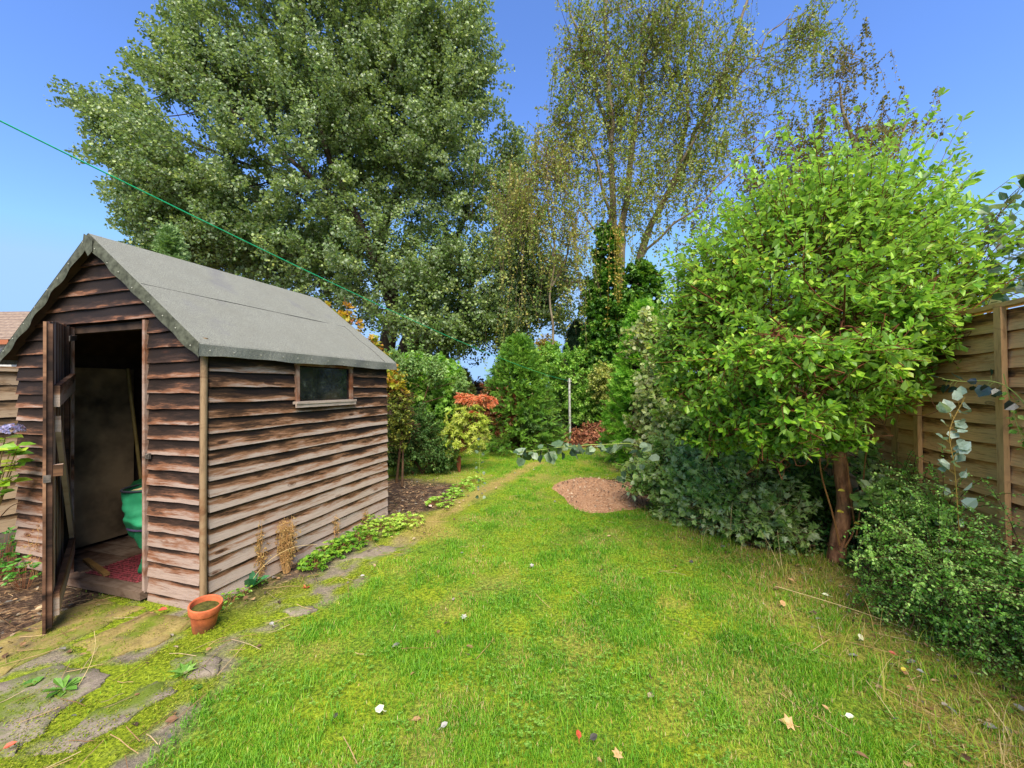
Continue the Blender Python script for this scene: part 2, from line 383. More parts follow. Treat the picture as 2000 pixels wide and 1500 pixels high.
def build_ground():
    # one sheet: fine near, coarse to the horizon
    def axis(segs):
        o = []
        for a, b, s in segs: o += list(np.arange(a, b - 1e-6, s))
        return np.array(o + [segs[-1][1]])
    xs = axis([(-600, -60, 90), (-60, -10, 5), (-10, -4, .5), (-4, 4, .035), (4, 10, .5), (10, 60, 5), (60, 600, 90)])
    ys = axis([(-20, -2, 3), (-2, .9, .3), (.9, 6, .035), (6, 11, .08), (11, 30, 1.), (30, 100, 10), (100, 900, 100)])
    X, Y = np.meshgrid(xs, ys); p = np.stack([X.ravel(), Y.ravel()], 1)
    m = masks(p); near = (1 - ss(np.abs(p[:, 0]), 6, 10)) * (1 - ss(p[:, 1], 12, 18))
    z = hgt(p) * near
    nx, ny = len(xs), len(ys)
    i = np.arange(ny - 1)[:, None] * nx + np.arange(nx - 1)[None]
    q = np.stack([i, i + 1, i + nx + 1, i + nx], -1).reshape(-1, 4)
    mb = MB()
    mb.add(np.concatenate([p, z[:, None]], 1), q, lawnm=np.maximum(m['lawn'], ss(p[:, 1], 3.0, 3.8) * (1 - m['soil'])), soil=m['soil'] * (1 - m['lawn'] * .6) , mossm=m['moss'], dry=m['dry'])
    o = mb.build("ground", ground_mat(), smooth=True); tag(o, kind="structure")
build_ground()

def grass_mat():
    m, n, l, b = newmat("grass_blades")
    a = attr(n, "rnd").outputs["Fac"]
    r = ramp(n, [(0, '#44781c'), (.3, '#6ca428'), (.58, '#96b834'), (.74, '#b2b04c'), (.84, '#b89a5c'), (1, '#d8c496')]); l.new(a, r.inputs[0])
    l.new(r.outputs[0], b.inputs["Base Color"]); b.inputs["Roughness"].default_value = .5; b.inputs["Specular IOR Level"].default_value = .3
    t = n.new("ShaderNodeBsdfTranslucent"); mx = n.new("ShaderNodeMixShader"); mx.inputs[0].default_value = .4
    l.new(mixc(n, l, r.outputs[0], (1.2, 1.3, .6, 1), 1.0, 'MULTIPLY'), t.inputs[0]); l.new(b.outputs[0], mx.inputs[1]); l.new(t.outputs[0], mx.inputs[2]); l.new(mx.outputs[0], n["Material Output"].inputs[0])
    return m
GM = grass_mat()
def blades(mb, p, h, w, rnd, lean=.5, fallen=None):
    N = len(p); z = hgt(p) - .004
    az = rng.random(N) * 2 * np.pi; d = np.stack([np.cos(az), np.sin(az)], 1); s = np.stack([-d[:, 1], d[:, 0], np.zeros(N)], 1)
    # blades turn roughly any way; width vector also random
    ln = rng.random(N) ** 1.0 * lean + .12
    if fallen is not None: ln = np.where(fallen, 1.5, ln)
    hh = np.where(ln > 1.4, h * .25, h)
    base = np.concatenate([p, z[:, None]], 1); D = np.concatenate([d, np.zeros((N, 1))], 1); Z = np.array([0, 0, 1.])
    pt = lambda t, k: base + D * (h * ln * k)[:, None] + Z * (hh * t)[:, None]
    a, b_, c, e = pt(0, 0), pt(.42, .16), pt(.78, .5), pt(1.0, 1.0)
    W = (w[:, None] * s)
    V = np.stack([a - W, a + W, b_ + W * .85, b_ - W * .85, c + W * .6, c - W * .6, e], 1).reshape(-1, 3)
    o = (np.arange(N) * 7)[:, None]
    mb.add(V, [np.concatenate([np.array([[0, 1, 2, 3]]) + o, np.array([[3, 2, 4, 5]]) + o]), np.array([[5, 4, 6]]) + o], rnd=np.repeat(rnd, 7))
def build_grass():
    mb = MB()
    def sample(n, y0, y1, k):
        u = rng.random(n)     # density ~ y^-k
        y = (y0 ** (1 - k) + u * (y1 ** (1 - k) - y0 ** (1 - k))) ** (1 / (1 - k))
        lim = 1.35 * y + .3
        x = rng.uniform(-1, 1, n) * np.minimum(lim, 3.0)
        return np.stack([x, y], 1)
    p = sample(860000, 1.15, 10.3, 1.3)
    m = masks(p); cl = fbm(p, 5, 31); c2 = fbm(p, 1.7, 35)
    keep = rng.random(len(p)) < m['grass'] * (.22 + .9 * ss(cl, .38, .62)) * (1 - .35 * ss(m['dry'], .5, 1)) * (.55 + .6 * ss(fbm(p, 14, 71), .35, .6))
    p = p[keep]; cl = cl[keep]; c2 = c2[keep]; dry = m['dry'][keep]; dist = p[:, 1]
    h = (.009 + .016 * cl + .010 * ss(c2, .50, .75)) * rng.uniform(.5, 1.35, len(p)) * (1 + .7 * m['right'][keep])
    w = rng.uniform(.0007, .0015, len(p)) * (1 + dist * .24)
    rnd = rng.beta(2.4, 2.2, len(p)) * .66 + (.5 - c2) * .5 + (fbm(p, 9, 37) - .5) * .3
    st = rng.random(len(p)) < (.07 + .6 * dry)
    rnd = np.clip(np.where(st, rng.uniform(.62, 1, len(p)), rnd), 0, 1)
    blades(mb, p, h, w, rnd, lean=.9, fallen=st & (rng.random(len(p)) < .35))
    # darker longer tufts
    for _ in range(150):
        y = 1.25 * (7.5 / 1.25) ** rng.random(); x = rng.uniform(-1.3, 1.2) * min(y, 1.8)
        c = np.array([[x, y]]); mm = masks(c)
        if mm['grass'][0] < .6: continue
        k = 70; q = c + rng.normal(size=(k, 2)) * .035
        blades(mb, q, rng.uniform(.025, .06, k), rng.uniform(.0009, .0016, k) * (1 + y * .15), rng.uniform(.05, .55, k), 1.3)
    # straw blades lying in the margin
    k = 9000; p = sample(k, 1.2, 6, 1.2); m = masks(p); p = p[(m['right'] > .25) & (rng.random(k) < .9)]
    k = len(p); blades(mb, p, rng.uniform(.05, .16, k), rng.uniform(.001, .002, k), rng.uniform(.55, 1, k), 1.2, rng.random(k) < .5)
    # sparse sprigs on the mossy paving
    k = 9000; p = sample(k, 1.2, 4.6, 1.2); m = masks(p); p = p[(m['lawn'] < .5) & (m['moss'] > .55) & (p[:, 0] > -2.9)]
    k = len(p); blades(mb, p, rng.uniform(.008, .025, k), rng.uniform(.001, .002, k), rng.uniform(.3, .75, k), 1.)
    o = mb.build("grass", GM); tag(o, "short bright green lawn grass with straw coloured patches", "grass", kind="stuff")
    # clover and small broad weeds in the turf
    mb = MB(); p = sample(9000, 1.2, 4.5, 1.4); m = masks(p); cl = fbm(p, 4, 51); p = p[(m['grass'] > .5) & (cl > .52)]
    for j in range(3):
        az = rng.random(len(p)) * .3 + j * 2.09 + np.sin(p[:, 0] * 99)
        ax = np.stack([np.cos(az), np.sin(az), np.full(len(p), .15)], 1); q = np.concatenate([p, (hgt(p) + .022)[:, None]], 1)
        leaves(mb, T_OB, q, ax, np.tile([0, 0, 1.], (len(p), 1)) + unit(len(p)) * .2, rng.uniform(.008, .014, len(p)), rng.random(len(p)), np.full(len(p), 1.5))
    tag(mb.build("clover", leafmat("clover", ['#4c7c22', '#6c9a30', '#8cb048'], .3, .5)), "small clover leaves scattered through the lawn", "clover", kind="stuff")
    # moss cushions on paving
    mb = MB(); p = sample(240000, 1.2, 4.6, 1.3); m = masks(p); cl = fbm(p, 6, 61)
    p = p[(m['lawn'] < .75) & (m['moss'] > .35) & (m['soil'] < .7) & (p[:, 0] > -3.4) & (rng.random(len(p)) < ss(cl, .38, .6))]
    ok = ~(((p - SC) @ SD > -.02) & ((p - SC) @ SW > -.02)); p = p[ok]
    k = len(p); q = np.concatenate([p, (hgt(p) + rng.random(k) * .016)[:, None]], 1)
    leaves(mb, T_RH, q, unit(k) * np.array([1, 1, .4]), np.tile([0, 0, 1.], (k, 1)) + unit(k) * .5, rng.uniform(.003, .007, k) * (1 + q[:, 1] * .2), rng.random(k))
    tag(mb.build("moss", leafmat("moss", ['#4a5a12', '#71821c', '#98a430', '#8c7c40'], .2, .8, spec=.1)), "bright yellow green moss creeping over the paving", "moss", kind="stuff")
build_grass()

# ================================================================= PAVING, MOUND, LITTER
def stone_mat(name, a, b_, c_):
    m, n, l, b = newmat(name); co = n.new("ShaderNodeNewGeometry").outputs["Position"]
    n1 = noise(n, l, co, 14, 6, .7); n2 = noise(n, l, co, 120, 4, .7); n3 = noise(n, l, co, 4, 4, .65)
    r = ramp(n, [(.3, a), (.5, b_), (.7, c_)]); l.new(mth(n, l, 'ADD', mth(n, l, 'MULTIPLY', n1, .6), mth(n, l, 'MULTIPLY', n2, .4)), r.inputs[0])
    c = mixc(n, l, r.outputs[0], '#4e4438', mapr(n, l, noise(n, l, co, 7, 5, .7), .5, .66, 0, .8))
    c = mixc(n, l, c, '#5d7016', mapr(n, l, n3, .47, .6, 0, .9))
    l.new(c, b.inputs["Base Color"]); b.inputs["Roughness"].default_value = .9; b.inputs["Specular IOR Level"].default_value = .2
    l.new(bump(n, l, mth(n, l, 'ADD', n1, n2), .7, .006), b.inputs["Normal"]); return m
SM1 = stone_mat("slab_yellow", '#54492c', '#8a7a48', '#b8a468'); SM2 = stone_mat("slab_grey", '#5a5048', '#857a6c', '#a59a88')
def slab(corners, label, mat, h=.009, group="old paving slabs by the shed"):
    c = np.array([G(*q)[:2] for q in corners]); ctr = c.mean(0)
    pts = []
    for a, b in zip(c, np.roll(c, -1, 0)):
        for t in np.linspace(0, 1, 14, endpoint=False): pts.append(a + (b - a) * t)
    pts = np.array(pts); pts += (np.stack([fbm(pts, 14, 3), fbm(pts, 14, 4)], 1) - .5) * .07
    k = len(pts); rings = []
    for s, dz in ((1.0, -.03), (1.0, h - .004), (.985, h), (.66, h + .001), (.33, h)):
        q = ctr + (pts - ctr) * s; zz = np.full(k, dz) + (fbm(q, 12, 8) - .5) * .008 * (dz > h - .002)
        rings.append(np.concatenate([q, zz[:, None]], 1))
    V = np.concatenate(rings + [[[ctr[0], ctr[1], h]]]); i = np.arange(k); j = (i + 1) % k
    Fq = np.concatenate([np.stack([r * k + i, r * k + j, (r + 1) * k + j, (r + 1) * k + i], 1) for r in range(4)])
    mb = MB(); mb.add(V, [Fq, np.stack([4 * k + i, 4 * k + j, np.full(k, 5 * k)], 1)])
    o = mb.build("paving_slab", mat, smooth=True); recenter(o, (ctr[0], ctr[1], 0)); tag(o, label, "paving slab", group)
slab([(0, 1322), (128, 1258), (285, 1188), (180, 1172), (40, 1235), (-60, 1290)], "yellowed slab under the open shed door", SM1)
slab([(152, 1256), (292, 1196), (398, 1212), (300, 1262), (190, 1290)], "yellowish slab between shed doorway and terracotta pot", SM1)
slab([(-120, 1470), (-20, 1345), (120, 1300), (215, 1318), (150, 1372), (20, 1480)], "large grey brown slab in the bottom left corner", SM2)
slab([(70, 1478), (200, 1385), (300, 1335), (345, 1352), (240, 1410), (130, 1475)], "narrow grey slab beside the lawn edge with moss around it", SM2)
slab([(330, 1300), (380, 1275), (440, 1288), (420, 1318), (350, 1325)], "small grey slab showing under the dandelion rosette", SM2)
slab([(548, 1195), (590, 1183), (622, 1190), (590, 1203)], "small broken slab in the moss right of the terracotta pot", SM2)
slab([(690, 1090), (745, 1066), (790, 1072), (735, 1098)], "grey slab by the leafy ground cover along the shed", SM2)

def build_mound():
    r = np.linspace(0, 1, 26); th = np.linspace(0, 2 * np.pi, 72, endpoint=False)
    R, T = np.meshgrid(r, th, indexing='ij'); rad = 1 + .10 * np.sin(3 * T + 1) + .06 * np.sin(5 * T)
    p = np.stack([MND[0] + .62 * R * np.cos(T) * rad, MND[1] + .80 * R * np.sin(T) * rad], -1).reshape(-1, 2)
    z = .10 * (1 - R.ravel() ** 2) ** .8 * (1 + .3 * (p[:, 0] - MND[0])) + (fbm(p, 14, 2) - .5) * .03 + (fbm(p, 40, 2) - .5) * .018 - .012
    V = np.concatenate([p, z[:, None]], 1); i = np.arange(25)[:, None] * 72; j = np.arange(72)[None]
    q = np.stack([i + j, i + (j + 1) % 72, i + 72 + (j + 1) % 72, i + 72 + j], -1).reshape(-1, 4)
    m, n, l, b = newmat("red_soil"); co = objco(n); a = noise(n, l, co, 45, 6, .75); v = n.new("ShaderNodeTexVoronoi"); v.inputs["Scale"].default_value = 46; l.new(co, v.inputs["Vector"])
    rr = ramp(n, [(.3, '#7c5440'), (.5, '#b48866'), (.7, '#cfac8c')]); l.new(a, rr.inputs[0])
    l.new(mixc(n, l, rr.outputs[0], '#d8c0a8', mapr(n, l, v.outputs["Distance"], .14, .08)), b.inputs["Base Color"]); b.inputs["Roughness"].default_value = .95; b.inputs["Specular IOR Level"].default_value = .1
    l.new(bump(n, l, a, .9, .03), b.inputs["Normal"])
    mb = MB(); mb.add(V, q); o = mb.build("soil_mound", m, smooth=True); recenter(o, (MND[0], MND[1], 0))
    tag(o, "low heap of reddish brown soil on the lawn", "soil mound")
    mb = MB(); k = 420; rr_ = np.sqrt(rng.random(k)) * .95; t = rng.random(k) * 6.28
    p = np.stack([MND[0] + .62 * rr_ * np.cos(t), MND[1] + .8 * rr_ * np.sin(t)], 1); z = .10 * (1 - rr_ ** 2) ** .8
    q = np.concatenate([p, (z + .005)[:, None]], 1)
    leaves(mb, T_OV, q, unit(k) * [1, 1, .3], np.tile([0, 0, 1.], (k, 1)) + unit(k) * .5, rng.uniform(.012, .035, k), rng.random(k))
    tag(mb.build("stone_chips", leafmat("chips", ['#2a1c14', '#8a6a52', '#cfb89c', '#5e4636'], 0, .9)), "small stones and dead scraps on the soil mound", "stone chips", kind="stuff")
build_mound()

DEAD = leafmat("dead_leaves", ['#3c2c22', '#6e4e36', '#9a7450', '#b99a72', '#8a8680', '#4c4a48'], .1, .7, under='#a89c8c')
def litter():
    mb = MB(); k = 15000
    p = np.stack([rng.uniform(-4, 3.2, k), rng.uniform(1.2, 9.5, k)], 1); m = masks(p)
    w = np.clip(m['soil'] * .9 + m['right'] * .75 + m['wp'] * .3 + .035 + .12 * (1 - m['lawn']), 0, 1) * (1 - m['mound'])
    ok = rng.random(k) < w * .55; ok &= ~(((p - SC) @ SD > 0) & ((p - SC) @ SD < 1.9) & ((p - SC) @ SW > 0) & ((p - SC) @ SW < 1.84)); p = p[ok]; k = len(p)
    q = np.concatenate([p, (hgt(p) + rng.uniform(.006, .024, k))[:, None]], 1)
    leaves(mb, T_OV, q, unit(k) * [1, 1, .25], np.tile([0, 0, 1.], (k, 1)) + unit(k) * .45, rng.uniform(.014, .042, k), rng.random(k), rng.uniform(.5, 1.3, k))
    # dead stalks and twigs
    k = 900; p = np.stack([rng.uniform(-3.8, 2.6, k), rng.uniform(1.25, 6, k)], 1); m = masks(p); p = p[(m['soil'] + m['right'] + (1 - m['lawn']) > .4) | (rng.random(k) < .12)]; k = len(p)
    a = rng.random(k) * 6.28; L = rng.uniform(.03, .12, k); t = np.linspace(-1, 1, 4)
    Pn = np.stack([np.stack([p[:, 0] + np.cos(a) * L * s, p[:, 1] + np.sin(a) * L * s, hgt(p) + .012 + .01 * rng.random(k)], 1) for s in t], 1)
    tubes(mb, Pn, np.full((k, 4), .0014), 3, rnd=rng.uniform(.3, .7, k))
    tag(mb.build("leaf_litter", DEAD), "brown dead leaves and twigs strewn on the soil", "leaf litter", kind="stuff")
litter()
def fallen(x, y, size, tm, ang, tilt, mat, label, group=None):
    c = G(x, y); c[2] = hgt(c[None, :2])[0] + .03
    mb = MB(); ax = np.array([[math.cos(ang), math.sin(ang), tilt * .3]]); nr = np.array([[tilt * .4, -tilt, 1.]])
    leaves(mb, tm, c[None] - ax * size * .5, ax, nr, np.array([size]), np.array([rng.random()]))
    tubes(mb, np.stack([c - ax[0] * size * .5, c - ax[0] * size * .75 + [0, 0, -.004], c - ax[0] * size * .95]), np.full(3, .001), 3, rnd=.5)
    o = mb.build("fallen_leaf", mat); recenter(o, c); tag(o, label, "fallen leaf", group)
LW = leafmat("pale_leaf", ['#d3d6b4', '#e4e2c6'], .1, .6); LBR = leafmat("tan_leaf", ['#b98f62', '#d2a878'], .1, .7); LGY = leafmat("grey_leaf", ['#8d8a88', '#a7a39f'], .05, .7)
LRD = leafmat("red_leaf", ['#a8402a', '#c0583a'], .1, .5); LYE = leafmat("yellow_leaf", ['#d8c23a', '#e6d65c'], .3, .5); LDK = leafmat("dark_leaf", ['#2c2a26', '#45403a'], 0, .6)
fallen(740, 1402, .036, T_RD, 2.9, .3, LW, "round cream fallen leaf standing out in the front lawn")
fallen(1660, 1411, .03, T_OV, -.4, .7, LW, "pale pointed leaf in the grass at the bottom right")
fallen(1612, 1393, .026, T_OV, 1.9, .6, LBR, "upright tan leaf in the grass at the bottom right")
fallen(905, 1215, .034, T_LO, 2.2, .9, LGY, "grey lobed dead leaf in the middle of the lawn")
fallen(1535, 1425, .05, T_LO, 2.9, .7, LBR, "large curled tan leaf on a straw tuft at the bottom")
fallen(1545, 1140, .04, T_OV, 2.0, .6, LBR, "tan leaf on the bank below the tree trunk")
fallen(1612, 1168, .038, T_OV, 2.7, .5, LW, "cream long leaf under the tree trunk")
fallen(1530, 1187, .036, T_RD, .3, .9, LBR, "rounded buff leaf left of the stony bank")
fallen(1682, 1250, .032, T_RD, .5, .9, LW, "pale rounded leaf in front of the clipped shrub")
fallen(1742, 1283, .03, T_OV, 2.4, .7, LRD, "red leaf in the grass before the clipped shrub")
fallen(1797, 1318, .026, T_OV, 2.6, .7, LGY, "grey leaf in the grass before the clipped shrub")
fallen(1765, 1316, .028, T_OV, .2, .5, LYE, "yellowish leaf beside a grey one before the shrub")
fallen(530, 1228, .035, T_OV, 2.6, .3, LGY, "grey leaf on moss right of the terracotta pot")
fallen(708, 1133, .03, T_OV, .3, .3, LGY, "grey leaf at the lawn edge by the ground cover")
fallen(840, 991, .055, T_OV, 2.5, .6, leafmat("pink_leaf", ['#dcb4a4', '#e8c4b4'], .1, .6), "pale pink leaf beside the bed behind the shed")
fallen(318, 1200, .05, T_OV, .1, .3, LRD, "rusty curled leaf in front of the shed doorway")
fallen(20, 1472, .034, T_OV, .9, .4, LRD, "orange red leaf at the bottom left edge")
fallen(868, 1430, .03, T_OV, .6, .5, LGY, "grey brown leaf low in the front lawn right of the cream leaf")
fallen(1040, 1112, .03, T_LO, .6, .5, LGY, "grey leaf on the bare patch in the upper lawn")
fallen(656, 1415, .022, T_OV, 1.2, .9, LDK, "small black leaf left of the round cream leaf")
fallen(1205, 1485, .04, T_LO, 1.6, .7, LBR, "brown crumpled leaf at the bottom centre edge")
fallen(1130, 1450, .035, T_OV, 1.5, .8, LRD, "rust brown curled leaf near the bottom centre")
fallen(1160, 1455, .035, T_OV, .4, .6, LDK, "dark curled leaf near the bottom centre")

# ================================================================= SHED
W_, L_, HR = 1.8378, 1.8723, 2.3559
SL = .767; HW = HR - W_ / 2 * SL
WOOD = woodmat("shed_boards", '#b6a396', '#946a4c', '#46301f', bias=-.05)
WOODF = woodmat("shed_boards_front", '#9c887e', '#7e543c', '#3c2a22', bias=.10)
WOODD = woodmat("door_wood", '#b4a090', '#9a7458', '#6e4e3a', bias=-.25)
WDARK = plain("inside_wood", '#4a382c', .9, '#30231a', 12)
shed = thing("shed", lw(W_ / 2, L_ / 2, 0), "weathered brown timber garden shed with grey felt roof and open door", "shed")
E_ = .096
def boards(mb, fpos, rows, N, base_s=0.0):
    """rows: (z0, sA_bottom, sB_bottom, sA_top, sB_top, expo)"""
    for (z0, a0, b0, a1, b1, ex) in rows:
        k = 26; u = np.linspace(0, 1, k); br = rng.random()
        wob = (np.interp(u, np.linspace(0, 1, 7), rng.normal(size=7)) * .0016); wn_ = np.interp(u, np.linspace(0, 1, 6), rng.normal(size=6)) * .0022
        sag = rng.normal() * .0015
        s0 = a0 + (b0 - a0) * u; s1 = a1 + (b1 - a1) * u
        z1 = z0 + ex
        L = []
        for (n_, z_, s_) in ((.004, z0 + .004, s0), (.023, z0, s0), (.008, z1 + .004, s1), (.0, z1 + .008, s1)):
            P_ = fpos(s_, np.full(k, z_) + wob + sag * u); L.append(P_ + N * (n_ + (wn_ if n_ > .01 else 0))[..., None] if np.ndim(n_ + (wn_ if n_ > .01 else 0)) else P_ + N * n_)
        V = np.stack(L, 1)                                     # k,4,3
        i = np.arange(k - 1)[:, None] * 4
        q = np.concatenate([i + np.array([[j, j + 1, j + 5, j + 4]]) for j in range(3)])
        caps = np.array([[0, 1, 2, 3], [(k - 1) * 4 + j for j in (3, 2, 1, 0)]])
        length = abs(b0 - a0)
        uv = np.zeros((k, 4, 2)); uv[:, :, 0] = (u * length + br * 13)[:, None]; uv[:, :, 1] = np.array([0, 0.0, 1, 1])[None]
        ht = np.clip(1.0 - z0 / 1.35, 0, 1) + rng.normal() * .06
        mb.add(V.reshape(-1, 3), np.concatenate([q, caps]), uv=uv.reshape(-1, 2), brd=np.full(k * 4, br), ht=np.full(k * 4, ht))
N_side = np.array([-SW[0], -SW[1], 0.0]); N_front = np.array([-SD[0], -SD[1], 0.0])
def f_side(s, z): return np.stack([SC[0] + SD[0] * s, SC[1] + SD[1] * s, z], 1)
def f_back(s, z): return np.stack([SC[0] + SD[0] * L_ + SW[0] * s, SC[1] + SD[1] * L_ + SW[1] * s, z], 1)
def f_front(s, z): return np.stack([SC[0] + SW[0] * s, SC[1] + SW[1] * s, z], 1)
def f_left(s, z): return np.stack([SC[0] + SW[0] * W_ + SD[0] * s, SC[1] + SW[1] * W_ + SD[1] * s, z], 1)
# side wall (towards the lawn), with the window
WT0, WT1, WZ0, WZ1 = .70, 1.29, 1.235, 1.505
mb = MB(); rows = []
for r in range(17):
    z0 = .0 + r * E_; ex = min(E_, HW - .02 - z0)
    if z0 + ex * .5 > WZ0 and z0 < WZ1: rows += [(z0, .028, WT0 - .03, .028, WT0 - .03, ex), (z0, WT1 + .03, L_, WT1 + .03, L_, ex)]
    else: rows.append((z0, .028, L_, .028, L_, ex))
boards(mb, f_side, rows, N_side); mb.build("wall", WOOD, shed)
# front wall
OA, OB, OZ = .455, 1.25, 1.775
mb = MB(); rows = []
r = 0; z0 = -.035
while z0 < HR - .06:
    ex = E_
    ins = lambda z: max(0.0, (z - HW) / SL)
    a0, b0, a1, b1 = ins(z0), W_ - ins(z0), ins(z0 + ex), W_ - ins(z0 + ex)
    if z0 + ex * .4 < OZ:
        rows += [(z0, a0, OA, a1, OA, ex), (z0, OB, b0, OB, b1, ex)] if z0 > -.02 else [(z0, a0, OA, a1, OA, ex)]
    else: rows.append((z0, a0, b0, a1, max(b1, a1 + .02), ex))
    z0 += ex
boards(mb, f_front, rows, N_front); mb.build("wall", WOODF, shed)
mb = MB(); rows = []
for r in range(24):
    z0 = r * E_
    if z0 > HR - .08: break
    rows.append((z0, ins(z0), W_ - ins(z0), ins(z0 + E_), W_ - ins(z0 + E_), E_))
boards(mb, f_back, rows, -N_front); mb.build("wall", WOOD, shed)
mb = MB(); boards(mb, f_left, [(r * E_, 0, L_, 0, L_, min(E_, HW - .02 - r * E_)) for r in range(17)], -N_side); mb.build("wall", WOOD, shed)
AXS = np.array([[SW[0], SW[1], 0], [SD[0], SD[1], 0], [0, 0, 1.]])      # rows: s, t, z
WB = dict(brd=.4, ht=.6)
# inner framing + lining so light does not leak through the laps
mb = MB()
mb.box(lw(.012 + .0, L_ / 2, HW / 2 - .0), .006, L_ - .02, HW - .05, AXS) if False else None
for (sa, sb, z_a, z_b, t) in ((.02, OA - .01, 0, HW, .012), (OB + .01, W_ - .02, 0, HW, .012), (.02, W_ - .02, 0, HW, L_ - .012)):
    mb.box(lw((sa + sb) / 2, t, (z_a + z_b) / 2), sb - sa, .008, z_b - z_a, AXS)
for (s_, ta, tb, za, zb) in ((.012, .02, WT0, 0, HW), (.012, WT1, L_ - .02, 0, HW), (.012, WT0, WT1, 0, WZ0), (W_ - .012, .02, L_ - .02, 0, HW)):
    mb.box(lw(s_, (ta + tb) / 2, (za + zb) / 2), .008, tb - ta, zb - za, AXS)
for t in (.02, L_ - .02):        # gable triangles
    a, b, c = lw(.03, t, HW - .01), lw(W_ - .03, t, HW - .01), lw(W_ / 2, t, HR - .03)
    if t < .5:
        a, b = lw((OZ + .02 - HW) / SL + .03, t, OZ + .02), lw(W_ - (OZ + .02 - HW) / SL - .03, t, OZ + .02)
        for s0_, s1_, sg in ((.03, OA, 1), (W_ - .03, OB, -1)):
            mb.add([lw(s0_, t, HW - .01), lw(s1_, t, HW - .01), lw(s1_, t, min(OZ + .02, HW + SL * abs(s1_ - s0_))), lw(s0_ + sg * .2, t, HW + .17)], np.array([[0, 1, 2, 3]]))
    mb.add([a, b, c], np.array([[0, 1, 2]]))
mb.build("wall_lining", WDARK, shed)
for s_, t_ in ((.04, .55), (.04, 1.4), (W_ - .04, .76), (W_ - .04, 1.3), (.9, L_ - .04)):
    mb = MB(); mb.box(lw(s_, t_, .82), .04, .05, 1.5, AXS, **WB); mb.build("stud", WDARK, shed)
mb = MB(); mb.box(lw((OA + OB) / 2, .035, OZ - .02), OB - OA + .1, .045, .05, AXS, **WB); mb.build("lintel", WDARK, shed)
# floor, sill, bearers
mb = MB()
for i in range(13):
    mb.box(lw(W_ / 2, .10 + i * .14, .045), W_ - .06, .136, .018, AXS, brd=rng.random(), ht=.3)
mb.box(lw(W_ / 2, .06, .015), W_ - .1, .05, .05, AXS, brd=.7, ht=.5)
mb.build("floor", woodmat("floor_wood", '#7c6a5c', '#5a4234', '#33251d', bias=.1), shed)
mb = MB(); mb.box(lw((OA + OB) / 2, -.015, .045), OB - OA, .08, .05, AXS, brd=.2, ht=.5); mb.build("door_sill", woodmat("sill_wood", '#6c5a4e', '#523c30', '#33251d', bias=.15), shed)
# corner post, jambs
mb = MB(); tubes(mb, poly([lw(-.016, -.006, .02), lw(-.018, -.008, .8), lw(-.020, -.002, HW - .01)], 12), np.full(12, .019), 8, brd=.3, ht=.65)
mb.build("corner_post", woodmat("post_wood", '#8c7458', '#785438', '#44301f', bias=.08), shed, smooth=True)
for s_ in (OA + .005, OB - .005):
    mb = MB(); mb.box(lw(s_, -.012, OZ / 2 + .03), .022, .045, OZ - .06, AXS, brd=s_, ht=.35); mb.build("door_jamb", WOODF, shed)
# window
win = MB()
tc, zc = (WT0 + WT1) / 2, (WZ0 + WZ1) / 2
FWD = woodmat("frame_wood", '#9a8070', '#7d4c30', '#43281c')
win.box(lw(-.016, tc, WZ1 + .018), .036, WT1 - WT0 + .06, .02, AXS, brd=.6, ht=.2)
wf = win.build("window", FWD, shed)
for t0 in (WT0 - .012, WT1 + .012):
    mb = MB(); mb.box(lw(-.016, t0, zc), .036, .03, WZ1 - WZ0 + .014, AXS, brd=.6, ht=.2); mb.build("frame", FWD, wf)
mb = MB(); axl = np.array([[AXS[0][0], AXS[0][1], .5], [SD[0], SD[1], 0], [0, 0, 1]]); mb.box(lw(-.03, tc, WZ0 - .012), .055, WT1 - WT0 + .09, .02, AXS, brd=.1, ht=1.0)
mb.box(lw(-.045, tc, WZ0 - .034), .012, WT1 - WT0 + .09, .03, AXS, brd=.15, ht=1.0)
mb.build("sill", WOOD, wf)
m, n, l, b = newmat("dusty_glass"); b.inputs["Base Color"].default_value = lin('#5a6260'); b.inputs["Roughness"].default_value = .08
nz = noise(n, l, objco(n), 16, 6, .75); n2 = noise(n, l, objco(n), 140, 3)
rr = ramp(n, [(.42, '#14181a'), (.58, '#2e3432'), (.72, '#6c746c')]); l.new(mth(n, l, 'ADD', mth(n, l, 'MULTIPLY', nz, .7), mth(n, l, 'MULTIPLY', n2, .3)), rr.inputs[0]); l.new(rr.outputs[0], b.inputs["Base Color"])
tr = n.new("ShaderNodeBsdfTransparent"); mx = n.new("ShaderNodeMixShader"); mx.inputs[0].default_value = .3; l.new(b.outputs[0], mx.inputs[1]); l.new(tr.outputs[0], mx.inputs[2]); l.new(mx.outputs[0], n["Material Output"].inputs[0])
mb = MB(); mb.box(lw(-.008, tc, zc), .004, WT1 - WT0, WZ1 - WZ0, AXS); mb.build("pane", m, wf)
